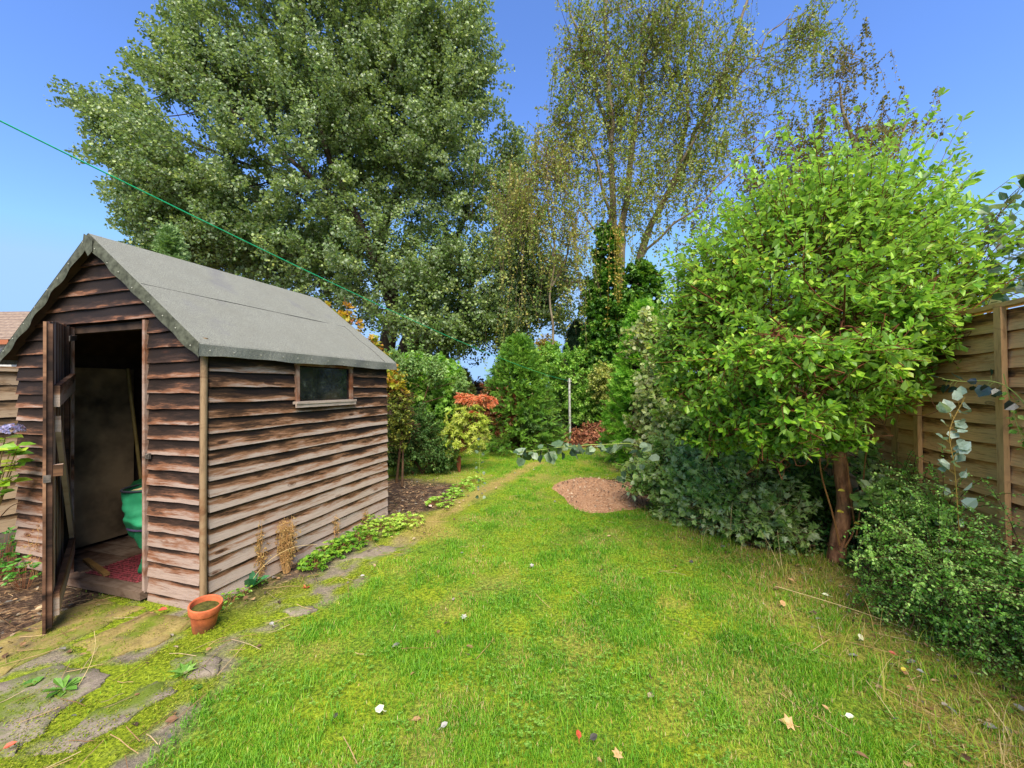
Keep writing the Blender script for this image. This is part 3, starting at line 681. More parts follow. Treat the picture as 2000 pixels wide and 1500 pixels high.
# roof: two felted slopes with turned-down edges
OF, OE = .075, .080
def felt_mat():
    m, n, l, b = newmat("roof_felt"); co = objco(n); f = noise(n, l, co, 260, 3, .7); g = noise(n, l, co, 5, 5, .65); st = noise(n, l, co, 2.3, 3, .6)
    mp = n.new("ShaderNodeMapping"); mp.inputs["Rotation"].default_value = (0, 0, -(math.pi / 2 - AZ) + math.pi / 2); l.new(co, mp.inputs[0])
    r = ramp(n, [(.32, '#44453f'), (.5, '#777870'), (.68, '#a2a296')]); l.new(f, r.inputs[0])
    c = mixc(n, l, r.outputs[0], '#6c6b62', mapr(n, l, g, .4, .75, 0, .45))
    c = mixc(n, l, c, '#5c5a66', mapr(n, l, st, .56, .72, 0, .5))
    v = n.new("ShaderNodeTexVoronoi"); v.inputs["Scale"].default_value = 3.3; l.new(co, v.inputs["Vector"])
    c = mixc(n, l, c, '#d8d4c4', mapr(n, l, v.outputs["Distance"], .018, .008))
    l.new(c, b.inputs["Base Color"]); b.inputs["Roughness"].default_value = .9; b.inputs["Specular IOR Level"].default_value = .3
    l.new(bump(n, l, mth(n, l, 'ADD', f, mth(n, l, 'MULTIPLY', g, 2)), .5, .004), b.inputs["Normal"]); return m
FELT = felt_mat()
FELTE = plain("felt_edge", '#55584c', .9, '#34362d', 30, .2)
def roof():
    under = MB()
    for sg in (0, 1):       # sheathing under the felt
        S = lambda s: s if sg == 0 else W_ - s
        q = [lw(S(-OE + .004), -OF + .006, HW - OE * SL - .012), lw(S(-OE + .004), L_ + OF - .006, HW - OE * SL - .012), lw(S(W_ / 2), L_ + OF - .006, HR - .012), lw(S(W_ / 2), -OF + .006, HR - .012)]
        V = np.concatenate([q, np.array(q) - [0, 0, .014]]); under.add(V, np.array([[0, 1, 2, 3], [7, 6, 5, 4], [0, 4, 5, 1], [1, 5, 6, 2], [3, 2, 6, 7], [0, 3, 7, 4]]))
    ro = under.build("roof", WDARK, shed)
    # felt surface: cross-section from right hem up over the ridge to left hem
    nt = 60; ts = np.linspace(-OF, L_ + OF, nt)
    sec = [(-OE - .002, -.062)] + [(-OE - .002, .004)] + [(x, None) for x in np.linspace(-OE + .008, W_ / 2 - .012, 30)] + [(W_ / 2, .0)] + [(x, None) for x in np.linspace(W_ / 2 + .012, W_ + OE - .008, 30)] + [(W_ + OE + .002, .004), (W_ + OE + .002, -.062)]
    zE = HW - OE * SL
    V = []
    for si, (s, dz) in enumerate(sec):
        for t in ts:
            rz = HR - abs(s - W_ / 2) * SL
            if dz is not None and (si in (1, len(sec) - 2)): z = zE + .006
            elif dz is not None and si in (0, len(sec) - 1): z = zE + dz + .004 * math.sin(t * 7 + si) + .002 * math.sin(t * 19)
            elif dz is not None: z = HR + .011
            else: z = rz + .012
            bul = 0
            if dz is None:
                bul = (vn(np.array([[s, t]]), 5, 77)[0] - .5) * .005
                # overlap step of the lower sheet
                if .0 < s < W_ and abs(s - W_ / 2) < .46: bul += .0
            ex = .0 if si not in (0, len(sec) - 1) else (.006 * math.sin(t * 17))
            V.append(lw(s + (-ex if s < 0 else ex), t, z + bul))
    V = np.array(V); k = len(sec); i = np.arange(k - 1)[:, None] * nt; j = np.arange(nt - 1)[None]
    q = np.stack([i + j, i + j + 1, i + nt + j + 1, i + nt + j], -1).reshape(-1, 4)
    mb = MB(); mb.add(V, q); mb.build("felt", FELT, ro, smooth=False)
    # gable hems, front and back
    for te, sg in ((-OF, -1), (L_ + OF, 1)):
        mb = MB(); k = 90; ss_ = np.linspace(-OE - .002, W_ + OE + .002, k); top = []; low = []
        for s in ss_:
            rz = HR - abs(s - W_ / 2) * SL
            top.append(lw(s, te - sg * .002, rz + .013)); w = .084 + .004 * math.sin(s * 13) + .0025 * math.sin(s * 37 + 1)
            low.append(lw(s, te + sg * (.006 + .006 * math.sin(s * 31)), rz - w + .004))
        mid = [(a + b) / 2 + np.array([SD[0], SD[1], 0]) * sg * .006 for a, b in zip(top, low)]
        V = np.array(top + mid + low); i = np.arange(k - 1)
        mb.add(V, np.concatenate([np.stack([i, i + 1, k + i + 1, k + i], 1), np.stack([k + i, k + i + 1, 2 * k + i + 1, 2 * k + i], 1)]))
        # pleat at the ridge
        mb.add([lw(W_ / 2 - .07, te + sg * .014, HR - .04), lw(W_ / 2 + .02, te + sg * .012, HR + .006), lw(W_ / 2 + .03, te + sg * .014, HR - .07), lw(W_ / 2 - .035, te + sg * .018, HR - .15), lw(W_ / 2 - .075, te + sg * .016, HR - .12)], np.array([[0, 1, 2, 3, 4]]))
        mb.build("felt_hem", FELTE, ro, smooth=True)
    # seam lines (lap edges of the felt)
    mb = MB(); SR = lambda x: HR - abs(x - W_ / 2) * SL + .0135
    tubes(mb, np.array([lw(.43 + .003 * math.sin(t * 9), t, SR(.43) ) for t in np.linspace(-OF + .01, L_ - .1, 40)]), np.full(40, .0022), 4)
    tubes(mb, np.array([lw(x, L_ - .12 + .012 * math.sin(x * 20), SR(x)) for x in np.linspace(-OE, .43, 24)]), np.full(24, .002), 4)
    mb.build("felt_seam", plain("seam", '#2a2a28', .9), ro)
    # clout nails
    zinc = plain("zinc", '#96968c', .6, metal=.2)
    def nail(c, nrm_):
        a = norm(np.cross(nrm_, [0, 0, 1.])); b2 = np.cross(nrm_, a); th = np.arange(6) * math.pi / 3; mb = MB()
        V = [c + nrm_ * .004] + [c + (a * math.cos(x) + b2 * math.sin(x)) * .0048 for x in th]
        mb.add(V, np.array([[0, 1 + j, 1 + (j + 1) % 6] for j in range(6)])); mb.build("nail", zinc, ro)
    for s in np.arange(-.04, W_ + .05, .125):
        s += rng.normal() * .012; nail(lw(s, -OF - .014, HR - abs(s - W_ / 2) * SL - .035 + rng.normal() * .006), N_front)
    for t in np.arange(.0, L_, .16): nail(lw(-OE - .008, t + rng.normal() * .02, zE - .03), N_side)
    # rafters/purlins inside
    mb = MB()
    for z_, s_ in ((HR - .07, W_ / 2), (HW + .26, .42), (HW + .26, W_ - .42)): mb.box(lw(s_, L_ / 2, z_), .035, L_ - .1, .06, AXS)
    mb.build("purlin", WDARK, ro)
roof()
# door, swung out past square and sagging
HG = lw(OB - .012, -.03, 0)[:2]; NE = np.array([-2.535, 2.15]); DD = (NE - HG); DW = np.linalg.norm(DD); DD = DD / DW; DN = np.array([-DD[1], DD[0]])   # DN: outward (left) face normal candidate
if DN[0] < 0: DN = -DN                                                    # inner face looks right
def dp(u, z, n_=0.0):       # u 0 hinge..1 free edge; z 0..1
    zb = .155 * (1 - u) + .0 * u; zt = 1.80 * (1 - u) + 1.715 * u
    p = HG + DD * DW * u + DN * n_
    return np.array([p[0], p[1], zb + (zt - zb) * z])
door = MB()
def dbox(mb, u0, u1, z0, z1, n0, n1, vertical=True, **kw):
    c = [dp(u0, z0, n0), dp(u1, z0, n0), dp(u1, z1, n0), dp(u0, z1, n0), dp(u0, z0, n1), dp(u1, z0, n1), dp(u1, z1, n1), dp(u0, z1, n1)]
    uv = []
    for (uu, zz) in ((u0, z0), (u1, z0), (u1, z1), (u0, z1)) * 2:
        uv.append(((zz * 1.7) if vertical else uu * DW, ((uu - u0) / max(u1 - u0, 1e-3)) if vertical else (zz - z0) / max(z1 - z0, 1e-3)))
    V = np.array(c); b = rng.random(); uv = np.array(uv); uv[:, 0] += b * 9
    mb.add(V, np.array([[0, 1, 2, 3], [7, 6, 5, 4], [0, 4, 5, 1], [1, 5, 6, 2], [2, 6, 7, 3], [3, 7, 4, 0]]), uv=uv, brd=np.full(8, b), ht=np.full(8, kw.get('ht', .5)))
nb = 7
for i in range(nb): dbox(door, i / nb + .002, (i + 1) / nb - .002, rng.uniform(0, .01), 1 - rng.uniform(0, .008), -.012, .0, ht=rng.uniform(.2, .6))
dr = door.build("door", WOODD, shed)
mb = MB(); dbox(mb, .0, .12, .02, .985, .001, .022, ht=.35); dbox(mb, .86, .985, .02, .99, .001, .022, ht=.55); mb.build("stile", woodmat("stile_wood", '#b8a698', '#94705a', '#5c4030', bias=-.15), dr)
for (za, zb) in ((.045, .12), (.72, .79)):
    mb = MB(); dbox(mb, .05, .95, za, zb, .023, .046, False, ht=.55); mb.build("ledge", WOODD, dr)
mb = MB()
pa, pb = dp(.10, .14, .024), dp(.90, .66, .024); wv = np.array([0, 0, .045]); nv = np.array([DN[0], DN[1], 0]) * .022
V = np.array([pa - wv, pb - wv, pb + wv, pa + wv]); V = np.concatenate([V, V + nv]); mb.add(V, np.array([[0, 1, 2, 3], [7, 6, 5, 4], [0, 4, 5, 1], [1, 5, 6, 2], [2, 6, 7, 3], [3, 7, 4, 0]]), uv=np.array([(0, 0), (1, 0), (1, 1), (0, 1)] * 2, float), brd=np.full(8, .7), ht=np.full(8, .9)); mb.build("brace", WOODD, dr)
mb = MB(); dbox(mb, .955, .985, .50, .535, .024, .06, ht=.9); mb.build("turn_button", WOOD, dr)
RUST = plain("rusty_iron", '#55504c', .6, '#7a7068', 60, metal=.5)
mb = MB(); dbox(mb, 1.0, 1.006, .485, .508, -.010, .018); mb.build("latch", RUST, dr)
mb = MB(); dbox(mb, .02, .5, .93, .95, .047, .052, False); mb.build("hinge", RUST, dr)
mb = MB(); mb.box(lw(OA - .03, -.03, .915), .035, .012, .035, AXS); tubes(mb, poly([lw(OA - .04, -.035, .93), lw(OA - .03, -.06, .915), lw(OA - .04, -.036, .90)], 8), np.full(8, .003), 6); mb.build("hasp", RUST, shed)

# things kept inside the shed
mb = MB(); mb.box(lw(W_ - .075, .36, .80), .014, .58, 1.44, AXS, brd=.5, ht=.2)
o = mb.build("plywood_sheet", plain("stained_ply", '#a88e6c', .85, '#30261c', 3.0)); recenter(o, lw(W_ - .075, .36, .08)); tag(o, "mottled brown plywood sheet leaning on the shed's left inner wall", "plywood sheet")
b0, b1 = lw(1.50, .60, .06), lw(1.62, .53, 1.52)
broom = thing("broom", b0, "broom with pale wooden handle leaning inside the shed", "broom")
mb = MB(); tubes(mb, poly([b0 + [0, 0, .08], b1], 6), np.full(6, .0125), 8); mb.build("handle", plain("broom_handle", '#a08a54', .6, '#84703e', 9), broom, smooth=True)
mb = MB(); mb.box(b0 + [0, 0, .06], .26, .05, .03, AXS); mb.build("head", WDARK, broom)
mb = MB(); k = 90; pp = np.stack([b0 + AXS[0] * u * .12 + AXS[1] * v * .02 for u, v in rng.uniform(-1, 1, (k, 2))]); tubes(mb, np.stack([pp + [0, 0, .046], pp * 1.0 + [0, 0, .0]], 1), np.full((k, 2), .0022), 3); mb.build("bristles", plain("bristle", '#4a3424', .9), broom)
mb = MB(); _a = lw(1.44, .17, 0) - lw(.95, .045, 0); _a = _a / np.linalg.norm(_a); mb.box(lw(1.19, .105, .074), .48, .032, .018, np.array([_a, [-_a[1], _a[0], 0], [0, 0, 1.]]))
o = mb.build("wood_batten", plain("batten_wood", '#9a7440', .7, '#7a5a30', 12)); recenter(o, lw(1.19, .105, .06)); tag(o, "short wooden batten lying on the shed floor", "wood batten")
# ribbed red mat
mb = MB()
for i in range(26):
    t = .04 + i * .022
    mb.box(lw(.92, t, .062), .50, .006, .009, AXS)
mb.box(lw(.92, .32, .0565), .52, .60, .004, AXS)
m, n, l, b = newmat("red_mat"); co = objco(n); z = noise(n, l, co, 60, 2); l.new(mixc(n, l, '#96404a', '#5c2a2c', mapr(n, l, z, .4, .6)), b.inputs["Base Color"]); b.inputs["Roughness"].default_value = .7
o = mb.build("floor_mat", m); recenter(o, lw(.92, .32, .056)); tag(o, "ribbed red mat on the shed floor inside the doorway", "floor mat")
# garden waste bag
def bag():
    c = lw(.71, .235, .056); root = thing("garden_bag", c, "green fabric garden waste bag standing inside the shed doorway", "garden bag")
    zs = np.array([0, .02, .06, .12, .18, .24, .30, .36, .40, .46, .52, .60, .66, .70]) * .86; rs = np.array([.09, .125, .14, .13, .118, .13, .155, .172, .19, .203, .20, .197, .20, .203]); _z = np.linspace(0, zs[-1], 40); rs = np.interp(_z, zs, rs) + .004 * np.sin(_z * 70) * (_z < .55); zs = _z
    th = np.linspace(0, 2 * np.pi, 48, endpoint=False); V = []
    for z, r in zip(zs, rs):
        for a in th:
            w = 1 + .10 * (vn(np.array([[math.cos(a) * 1.5, math.sin(a) * 1.5, z * 7]]), 2.2, 6)[0] - .5) + .07 * math.sin(a * 4 + z * 19) * (1 - z / .8) + .04 * math.sin(a * 9 - z * 44) * (z < .45) + .015 * math.sin(a * 3 + z * 30)
            V.append(c + np.array([math.cos(a) * r * w + .02 * math.sin(z * 9), math.sin(a) * r * w, z + .012 * math.sin(a * 3 + z * 20) * (z > .01)]))
    V = np.array(V); i = np.arange(len(zs) - 1)[:, None] * 48; j = np.arange(48)[None]
    q = np.stack([i + j, i + (j + 1) % 48, i + 48 + (j + 1) % 48, i + 48 + j], -1).reshape(-1, 4)
    m = plain("green_canvas", '#2f9a6c', .65, '#1f7450', 7, .4, .3); m.node_tree.nodes
    mb = MB(); mb.add(V, q); mb.build("body", m, root, smooth=True)
    for (zr, rr_, col, nm, tl) in ((.602, .205, '#2a2a34', "rim", .05), (.34, .187, '#4a3a5c', "band", .02)):
        mb = MB(); pts = np.array([c + [math.cos(a) * rr_ + .02 * math.sin(zr * 9), math.sin(a) * rr_, zr + tl * .2 * math.cos(a)] for a in np.linspace(0, 2 * np.pi, 49)]); tubes(mb, pts, np.full(49, .008), 6); mb.build(nm, plain("bag_" + nm, col, .6), root, smooth=True)
    # tilted collar behind the rim
    mb = MB(); V = []
    for z, k in ((.70, 1.0), (.745, .98), (.79, .93)):
        for a in np.linspace(-.2, math.pi + .2, 24): V.append(c + [math.cos(a) * .2 * k, math.sin(a) * .2 * k, .602 + (z - .70) * (.35 + .65 * math.sin(max(0, min(math.pi, a))))])
    i = np.arange(2)[:, None] * 24; j = np.arange(23)[None]; mb.add(V, np.stack([i + j, i + j + 1, i + 25 + j, i + 24 + j], -1).reshape(-1, 4)); mb.build("collar", m, root, smooth=True)
    # crumpled paper content
    mb = MB(); g = 14; V = []
    for iy in range(g):
        for ix in range(g):
            x, y = (ix / (g - 1) - .5) * .3, (iy / (g - 1) - .5) * .3; V.append(c + [x * .95, y * .95, .595 + .05 * (vn(np.array([[x, y]]), 22, 4)[0] - .3) - (x * x + y * y) * .6])
    i = np.arange(g - 1)[:, None] * g; j = np.arange(g - 1)[None]; mb.add(V, np.stack([i + j, i + j + 1, i + g + j + 1, i + g + j], -1).reshape(-1, 4))
    mb.build("contents", plain("straw_paper", '#d0b890', .8, '#a88a60', 20), root)
bag()
# terracotta pot
def pot():
    c = G(398, 1228); c[2] = 0
    root = thing("flower_pot", c, "tilted terracotta flower pot by the shed corner", "flower pot")
    tl = Matrix.Rotation(math.radians(9), 3, 'Y') @ Matrix.Rotation(math.radians(6), 3, 'X')
    def lathe(prof, k=40):
        V = []
        for r, z in prof:
            for a in np.arange(k) * 2 * np.pi / k: V.append(c + np.array(tl @ Vector((r * math.cos(a), r * math.sin(a), z * 1.22))) * 1.0)
        i = np.arange(len(prof) - 1)[:, None] * k; j = np.arange(k)[None]
        return np.array(V), np.stack([i + j, i + (j + 1) % k, i + k + (j + 1) % k, i + k + j], -1).reshape(-1, 4)
    m, n, l, b = newmat("terracotta"); co = objco(n); z = noise(n, l, co, 20, 5, .65); sp = n.new("ShaderNodeSeparateXYZ"); l.new(co, sp.inputs[0])
    cc = mixc(n, l, '#c2663c', '#9c4a2a', mapr(n, l, z, .4, .65)); cc = mixc(n, l, cc, '#5c4a34', mth(n, l, 'MULTIPLY', mapr(n, l, sp.outputs[2], .07, -.01), mapr(n, l, z, .35, .6)))
    l.new(cc, b.inputs["Base Color"]); b.inputs["Roughness"].default_value = .8
    mb = MB(); V, q = lathe([(.045, -.01), (.052, .0), (.064, .075), (.066, .082), (.064, .086)]); mb.add(V, q); mb.build("body", m, root, smooth=True)
    mb = MB(); V, q = lathe([(.064, .086), (.0735, .088), (.0755, .092), (.0785, .122), (.0765, .126), (.071, .126), (.068, .12), (.062, .08)]); mb.add(V, q); mb.build("rim", m, root, smooth=True)
    mb = MB(); V, q = lathe([(.0001, .105), (.03, .104), (.066, .10)]); mb.add(V, q); mb.build("potting_soil", plain("pot_soil", '#3a3a1c', .95, '#5a5a2a', 60, .1, .8), root)
pot()

# ================================================================= FENCES, LINE, BUILDINGS
def fence(name, X0, dirv, nrm, s0, s1, base_h, top_h, ex, mat, panel, label, battens, capmat, gravel=True):
    """waney-lap fence along dirv from X0; nrm = side we see"""
    root = thing(name, X0 + dirv * (s0 + s1) / 2 * 1.0, label, "fence")
    Z = np.array([0, 0, 1.]); n3 = np.array([nrm[0], nrm[1], 0.])
    ax = np.array([dirv, nrm if len(nrm) == 3 else n3, Z]); 
    s = s0; pi = 0
    while s < s1 - .1:
        e = min(s + panel, s1); mb = MB(); rows = []
        z = base_h; 
        while z < top_h - .03:
            rows.append((z, s + .03, e - .03, s + .03, e - .03, ex)); z += ex
        def fp(ss_, zz): return np.asarray(X0)[None] + np.outer(ss_, dirv) + zz[:, None] * Z
        for (z0, a0, b0, a1, b1, ee) in rows:
            k = 24; u = np.linspace(0, 1, k); br = rng.random(); L = []
            w1 = (vn(np.stack([u * 5, np.full(k, z0 * 9 + s)], 1), 1.3, 3) - .5) * .022; bow = math.sin(z0 * 7 + s) * .004
            for (n_, z_) in ((.004, z0 + .01), (.020, z0), (.006, z0 + ee + .01)):
                zz = np.full(k, z_) + (w1 if n_ > .003 and z_ < z0 + ee else 0) ; L.append(fp(a0 + (b0 - a0) * u, zz) + n3 * (n_ + bow * np.sin(u * 3.1))[:, None])
            V = np.stack(L, 1); i = np.arange(k - 1)[:, None] * 3; q = np.concatenate([i + np.array([[j, j + 1, j + 4, j + 3]]) for j in range(2)])
            uv = np.zeros((k, 3, 2)); uv[:, :, 0] = (u * (b0 - a0) + br * 13)[:, None]; uv[:, :, 1] = np.array([0, 0, 1.])[None]
            mb.add(V.reshape(-1, 3), q, uv=uv.reshape(-1, 2), brd=np.full(k * 3, br), ht=np.full(k * 3, .75 - .25 * z0))
            # closed back
            B = np.array([fp(np.array([a0]), np.array([z0]))[0], fp(np.array([b0]), np.array([z0]))[0], fp(np.array([b0]), np.array([z0 + ee + .012]))[0], fp(np.array([a0]), np.array([z0 + ee + .012]))[0]]) - n3 * .004
            mb.add(B, np.array([[3, 2, 1, 0]]), uv=np.zeros((4, 2)), brd=np.full(4, br), ht=np.full(4, .3))
        pn = mb.build("panel", mat, root)
        for bs in battens:
            if s + bs < e - .05:
                mb = MB(); mb.box(X0 + dirv * (s + bs) + n3 * .034 + Z * (base_h + top_h) / 2, .042, .024, top_h - base_h, ax, brd=rng.random(), ht=.4); mb.build("batten", capmat, pn)
        mb = MB(); mb.box(X0 + dirv * (s + e) / 2 + n3 * .006 + Z * (top_h + .012), e - s - .02, .07, .024, ax, brd=rng.random(), ht=.6); mb.build("cap", capmat, pn)
        mb = MB(); mb.box(X0 + dirv * s - n3 * .02 + Z * (top_h + .03) / 2, .075, .075, top_h + .03, ax, brd=rng.random(), ht=.7); mb.build("post", capmat, root)
        if gravel:
            mb = MB(); mb.box(X0 + dirv * (s + e) / 2 + n3 * .0 + Z * (base_h / 2 - .02), e - s, .04, base_h + .03, ax, brd=.4, ht=.6); mb.build("gravel_board", plain("gravel_board", '#7c7468', .9), root)
        s = e; pi += 1
    return root
D3 = np.array([SD[0], SD[1], 0.])
FR = woodmat("fence_right_wood", '#e2ae7c', '#d0905c', '#8c5e38', bias=-.30, rough=.8)
FRB = woodmat("fence_batten_wood", '#c89a6a', '#b07c4c', '#6c4a2a', bias=-.2)
fence("garden_fence", np.array([1.95, 0, 0.]) + D3 * 0, D3 / D3[1] * D3[1], np.array([-D3[1], D3[0], 0]), -.65, 6.7, .12, 1.71, .098, FR, 1.84, "tan overlapping timber fence behind the big green shrub", (.30, .93, 1.56), FRB)
FL = woodmat("fence_left_wood", '#b7a084', '#96795a', '#5a4a38', bias=-.22, rough=.85)
_fl = P(22, 900, 3.30); _fl[2] = 0
fence("boundary_fence", _fl, D3, np.array([D3[1], -D3[0], 0]), -2.6, 5.2, .18, 1.50, .135, FL, 1.84, "pale sun bleached timber fence left of the shed", (.92,), FL)

GRN = plain("green_cord", '#18a06c', .4, '#20b87c', 30, .5, 0)
A_, B_ = P(0, 236, 1.55), P(1112, 744, 9.22)
dA = A_ - B_; pts = [A_ + dA * .12 + [0, 0, .02]] + [A_ + (B_ - A_) * t - np.array([0, 0, .52 * t * (1 - t)]) for t in np.linspace(0, 1, 40)]
mb = MB(); tubes(mb, np.array(pts), np.full(len(pts), .0032), 6)
pole_xy = B_[:2]
o = mb.build("washing_line", GRN, smooth=True); recenter(o, pts[20]); tag(o, "thin green washing line stretched from upper left to the pole", "washing line")
pole = thing("washing_line_pole", (B_[0], B_[1], 0), "slim grey metal pole on the lawn holding the washing line", "pole")
PM = plain("galvanised", '#c4c4bc', .5, '#807e76', 25, metal=.3)
mb = MB(); tubes(mb, np.array([[B_[0], B_[1], -.05], [B_[0], B_[1], .8], [B_[0], B_[1], 1.54]]), np.full(3, .027), 12); mb.build("shaft", PM, pole, smooth=True)
mb = MB(); tubes(mb, np.array([[B_[0] - .05, B_[1], 1.47], [B_[0] + .05, B_[1], 1.47]]), np.full(2, .006), 6); mb.build("cleat", PM, pole)

# neighbour's bungalow at far left
hx = P(20, 640, 17.0)
bung = thing("bungalow", (hx[0] - 4, hx[1] + 3, 0), "neighbouring house with brown tiled roof at the far left", "house")
mb = MB(); mb.box(np.array([hx[0] - 4.2, hx[1] + 3.2, 1.8]), 8, 6, 3.6); mb.build("wall", plain("render_wall", '#cfd0cc', .9, '#b8b8b2', 3), bung)
m, n, l, b = newmat("roof_tiles"); co = objco(n); w = n.new("ShaderNodeTexWave"); w.wave_type = 'BANDS'; w.bands_direction = 'Z'; w.inputs["Scale"].default_value = 1.6; w.wave_profile = 'SAW'; l.new(co, w.inputs["Vector"])
w2 = n.new("ShaderNodeTexWave"); w2.inputs["Scale"].default_value = 1.1; l.new(co, w2.inputs["Vector"])
nz = noise(n, l, co, 8, 4); r = ramp(n, [(.3, '#6a564a'), (.7, '#93806e')]); l.new(nz, r.inputs[0]); l.new(mixc(n, l, r.outputs[0], '#3c302a', mapr(n, l, w.outputs[1], .82, .95, 0, .8)), b.inputs["Base Color"]); b.inputs["Roughness"].default_value = .9
l.new(bump(n, l, mth(n, l, 'ADD', w.outputs[1], w2.outputs[1]), .8, .06), b.inputs["Normal"])
xr, y0, zt = hx[0] + .35, hx[1] - .3, 3.62
rf = MB(); V = np.array([(xr - 9, y0, zt), (xr, y0, zt), (xr - 3.2, y0 + 3.5, zt + 1.9), (xr - 5.6, y0 + 3.5, zt + 1.9), (xr, y0 + 7, zt), (xr - 9, y0 + 7, zt)]); rf.add(V, [np.array([[0, 1, 2, 3], [4, 5, 3, 2], [0, 5, 4, 1]]), np.array([[1, 4, 2], [5, 0, 3]])]); rfo = rf.build("roof", m, bung)
mb = MB(); mb.box(np.array([xr - 4.5, y0 - .03, zt - .12]), 9.1, .04, .2); mb.box(np.array([xr + .03, y0 + 3.5, zt - .12]), .04, 7.1, .2); mb.build("fascia", plain("fascia", '#9a5c3c', .7), bung)
# dark timber shed far down the garden
fs = P(927, 775, 13.5); fs[2] = 0
bs = thing("distant_shed", fs, "small dark flat roofed shed far behind the orange tipped shrub", "shed")
mb = MB(); mb.box(fs + [0, .6, .66], .75, 1.2, 1.32); mb.build("wall", plain("dark_boards", '#403c40', .9, '#2c2a2c', 5), bs)
mb = MB(); mb.box(fs + [0, .6, 1.36], .95, 1.4, .07); mb.build("roof", plain("dark_roof", '#2e2c30', .9), bs)

# ================================================================= PLANTS
def ell_sprays(ells, n, rmin=.55, up=.35, rough=.45, nf=None, thr=0, lenr=(.3, .6), zmin=None, seed=0, pw=.6, cdir=None):
    """tips in the shell of a union of ellipsoids, growing outwards and up"""
    ells = [np.array(e, float) for e in ells]
    wts = np.array([(e[3] * e[4] * e[5]) ** (2 / 3) for e in ells]); wts /= wts.sum()
    out_t, out_d = [], []
    need = n; guard = 0
    while need > 0 and guard < 40:
        guard += 1; k = need * 2 + 20
        ei = rng.choice(len(ells), k, p=wts); C = np.array([ells[i][:3] for i in ei]); R = np.array([ells[i][3:6] for i in ei])
        u = unit(k); r = rmin + (1 - rmin) * rng.random(k) ** pw
        tip = C + u * R * r[:, None] + 0
        ok = np.ones(k, bool)
        if nf: ok &= fbm(tip, nf, seed) > thr
        if zmin is not None: ok &= tip[:, 2] > zmin
        d = norm(norm(u / R) + np.array([0, 0, up]) + unit(k) * rough)
        tip, d = tip[ok][:need], d[ok][:need]; out_t.append(tip); out_d.append(d); need -= len(tip)
    tip = np.concatenate(out_t); d = np.concatenate(out_d); L = rng.uniform(*lenr, len(tip))
    return tip - d * L[:, None], d, L
def spray_pts(st, d, L, sag, m=6):
    t = np.linspace(0, 1, m)[None, :, None]
    return st[:, None] + d[:, None] * L[:, None, None] * t + np.array([0, 0, -1.]) * (sag * L)[:, None, None] * t ** 2 if np.ndim(sag) else st[:, None] + d[:, None] * L[:, None, None] * t - np.array([0, 0, 1.]) * sag * L[:, None, None] * t ** 2
def leaf_on(Pn, per, size, spread, along=.6, droop=.3, jit=.02, face=.8, t0=.12, clus=.45, wid=None, tm=T_OV, mb=None, rnd_bias=0., whorl=False):
    """leaves along the sprays; Pn (N,m,3)"""
    N, m, _ = Pn.shape; k = N * per
    si = np.repeat(np.arange(N), per); t = t0 + (1 - t0) * rng.random(k)
    if whorl: t = 1 - rng.random(k) * .12
    f = t * (m - 1); i = np.minimum(f.astype(int), m - 2); w = (f - i)[:, None]
    p = Pn[si, i] * (1 - w) + Pn[si, i + 1] * w; T = norm(Pn[si, i + 1] - Pn[si, i])
    a = norm(np.cross(T, unit(k))); 
    ax = norm(T * along + a * spread + np.array([0, 0, -droop]) + unit(k) * .25)
    p = p + unit(k) * jit
    nr = norm(np.array([0, 0, 1.]) * face + unit(k) * .75 + a * .2)
    c = rng.random(N)[si]; rnd = np.clip(c * clus + rng.random(k) * (1 - clus) + rnd_bias, 0, 1)
    s = size * rng.uniform(.55, 1.3, k)
    leaves(mb, tm, p, ax, nr, s, rnd, None if wid is None else np.full(k, wid))
def connect(starts, limbs, droop=.1, rr=(.02, .004), m=5, zpen=.6):
    """grow a branch network: every start joins the nearest node already grown; radii swell with what they carry"""
    LS = np.concatenate(limbs); N = len(starts)
    if N == 0: return np.zeros((0, m, 3)), np.zeros((0, m))
    d0 = np.concatenate([np.linalg.norm(starts[a:a + 400, None] - LS[None], axis=2).min(1) for a in range(0, N, 400)])
    order = np.argsort(d0); nl = len(LS)
    nodes = np.concatenate([LS, np.zeros((N, 3))]); cost = np.zeros(nl + N); par = np.full(N, -1); k = nl; idx = np.zeros(nl + N, int)
    for o in order:
        p = starts[o]; D = p - nodes[:k]; ds = np.sqrt((D * D).sum(1))
        c = ds + .45 * cost[:k] + np.maximum(0, zpen * .35 * ds - D[:, 2]) * .8
        j = int(np.argmin(c)); par[o] = j; nodes[k] = p; cost[k] = cost[j] + ds[j]; idx[k] = o; k += 1
    cnt = np.ones(N)
    for kk in range(nl + N - 1, nl - 1, -1):
        o = idx[kk]; j = par[o]
        if j >= nl: cnt[idx[j]] += cnt[o]
    B = nodes[par]; D = starts - B; ln = np.linalg.norm(D, axis=1); t = np.linspace(0, 1, m)[None, :, None]
    mid = np.array([0, 0, -1.]) * (ln * droop)[:, None] + unit(N) * (ln * .10)[:, None]
    Pn = B[:, None] + D[:, None] * t + mid[:, None] * np.sin(np.pi * t)
    r = np.minimum(rr[1] * cnt ** .42, rr[0])
    return Pn, r[:, None] * np.linspace(1.12, .95, m)[None]
def limb(pts, r0, r1, n=24, wob=.0):
    Pn = poly(pts, n)
    if wob: Pn[1:] += (np.stack([vn(Pn[1:], 1.3, 1), vn(Pn[1:], 1.3, 2), vn(Pn[1:], 1.3, 3)], 1) - .5) * wob
    return Pn, r0 + (r1 - r0) * np.linspace(0, 1, n) ** .8
def trunk_obj(limbs, mat, parent, sides=10, name="trunk"):
    mb = MB()
    for Pn, R in limbs: tubes(mb, Pn, R, sides)
    return mb.build(name, mat, parent, smooth=True)

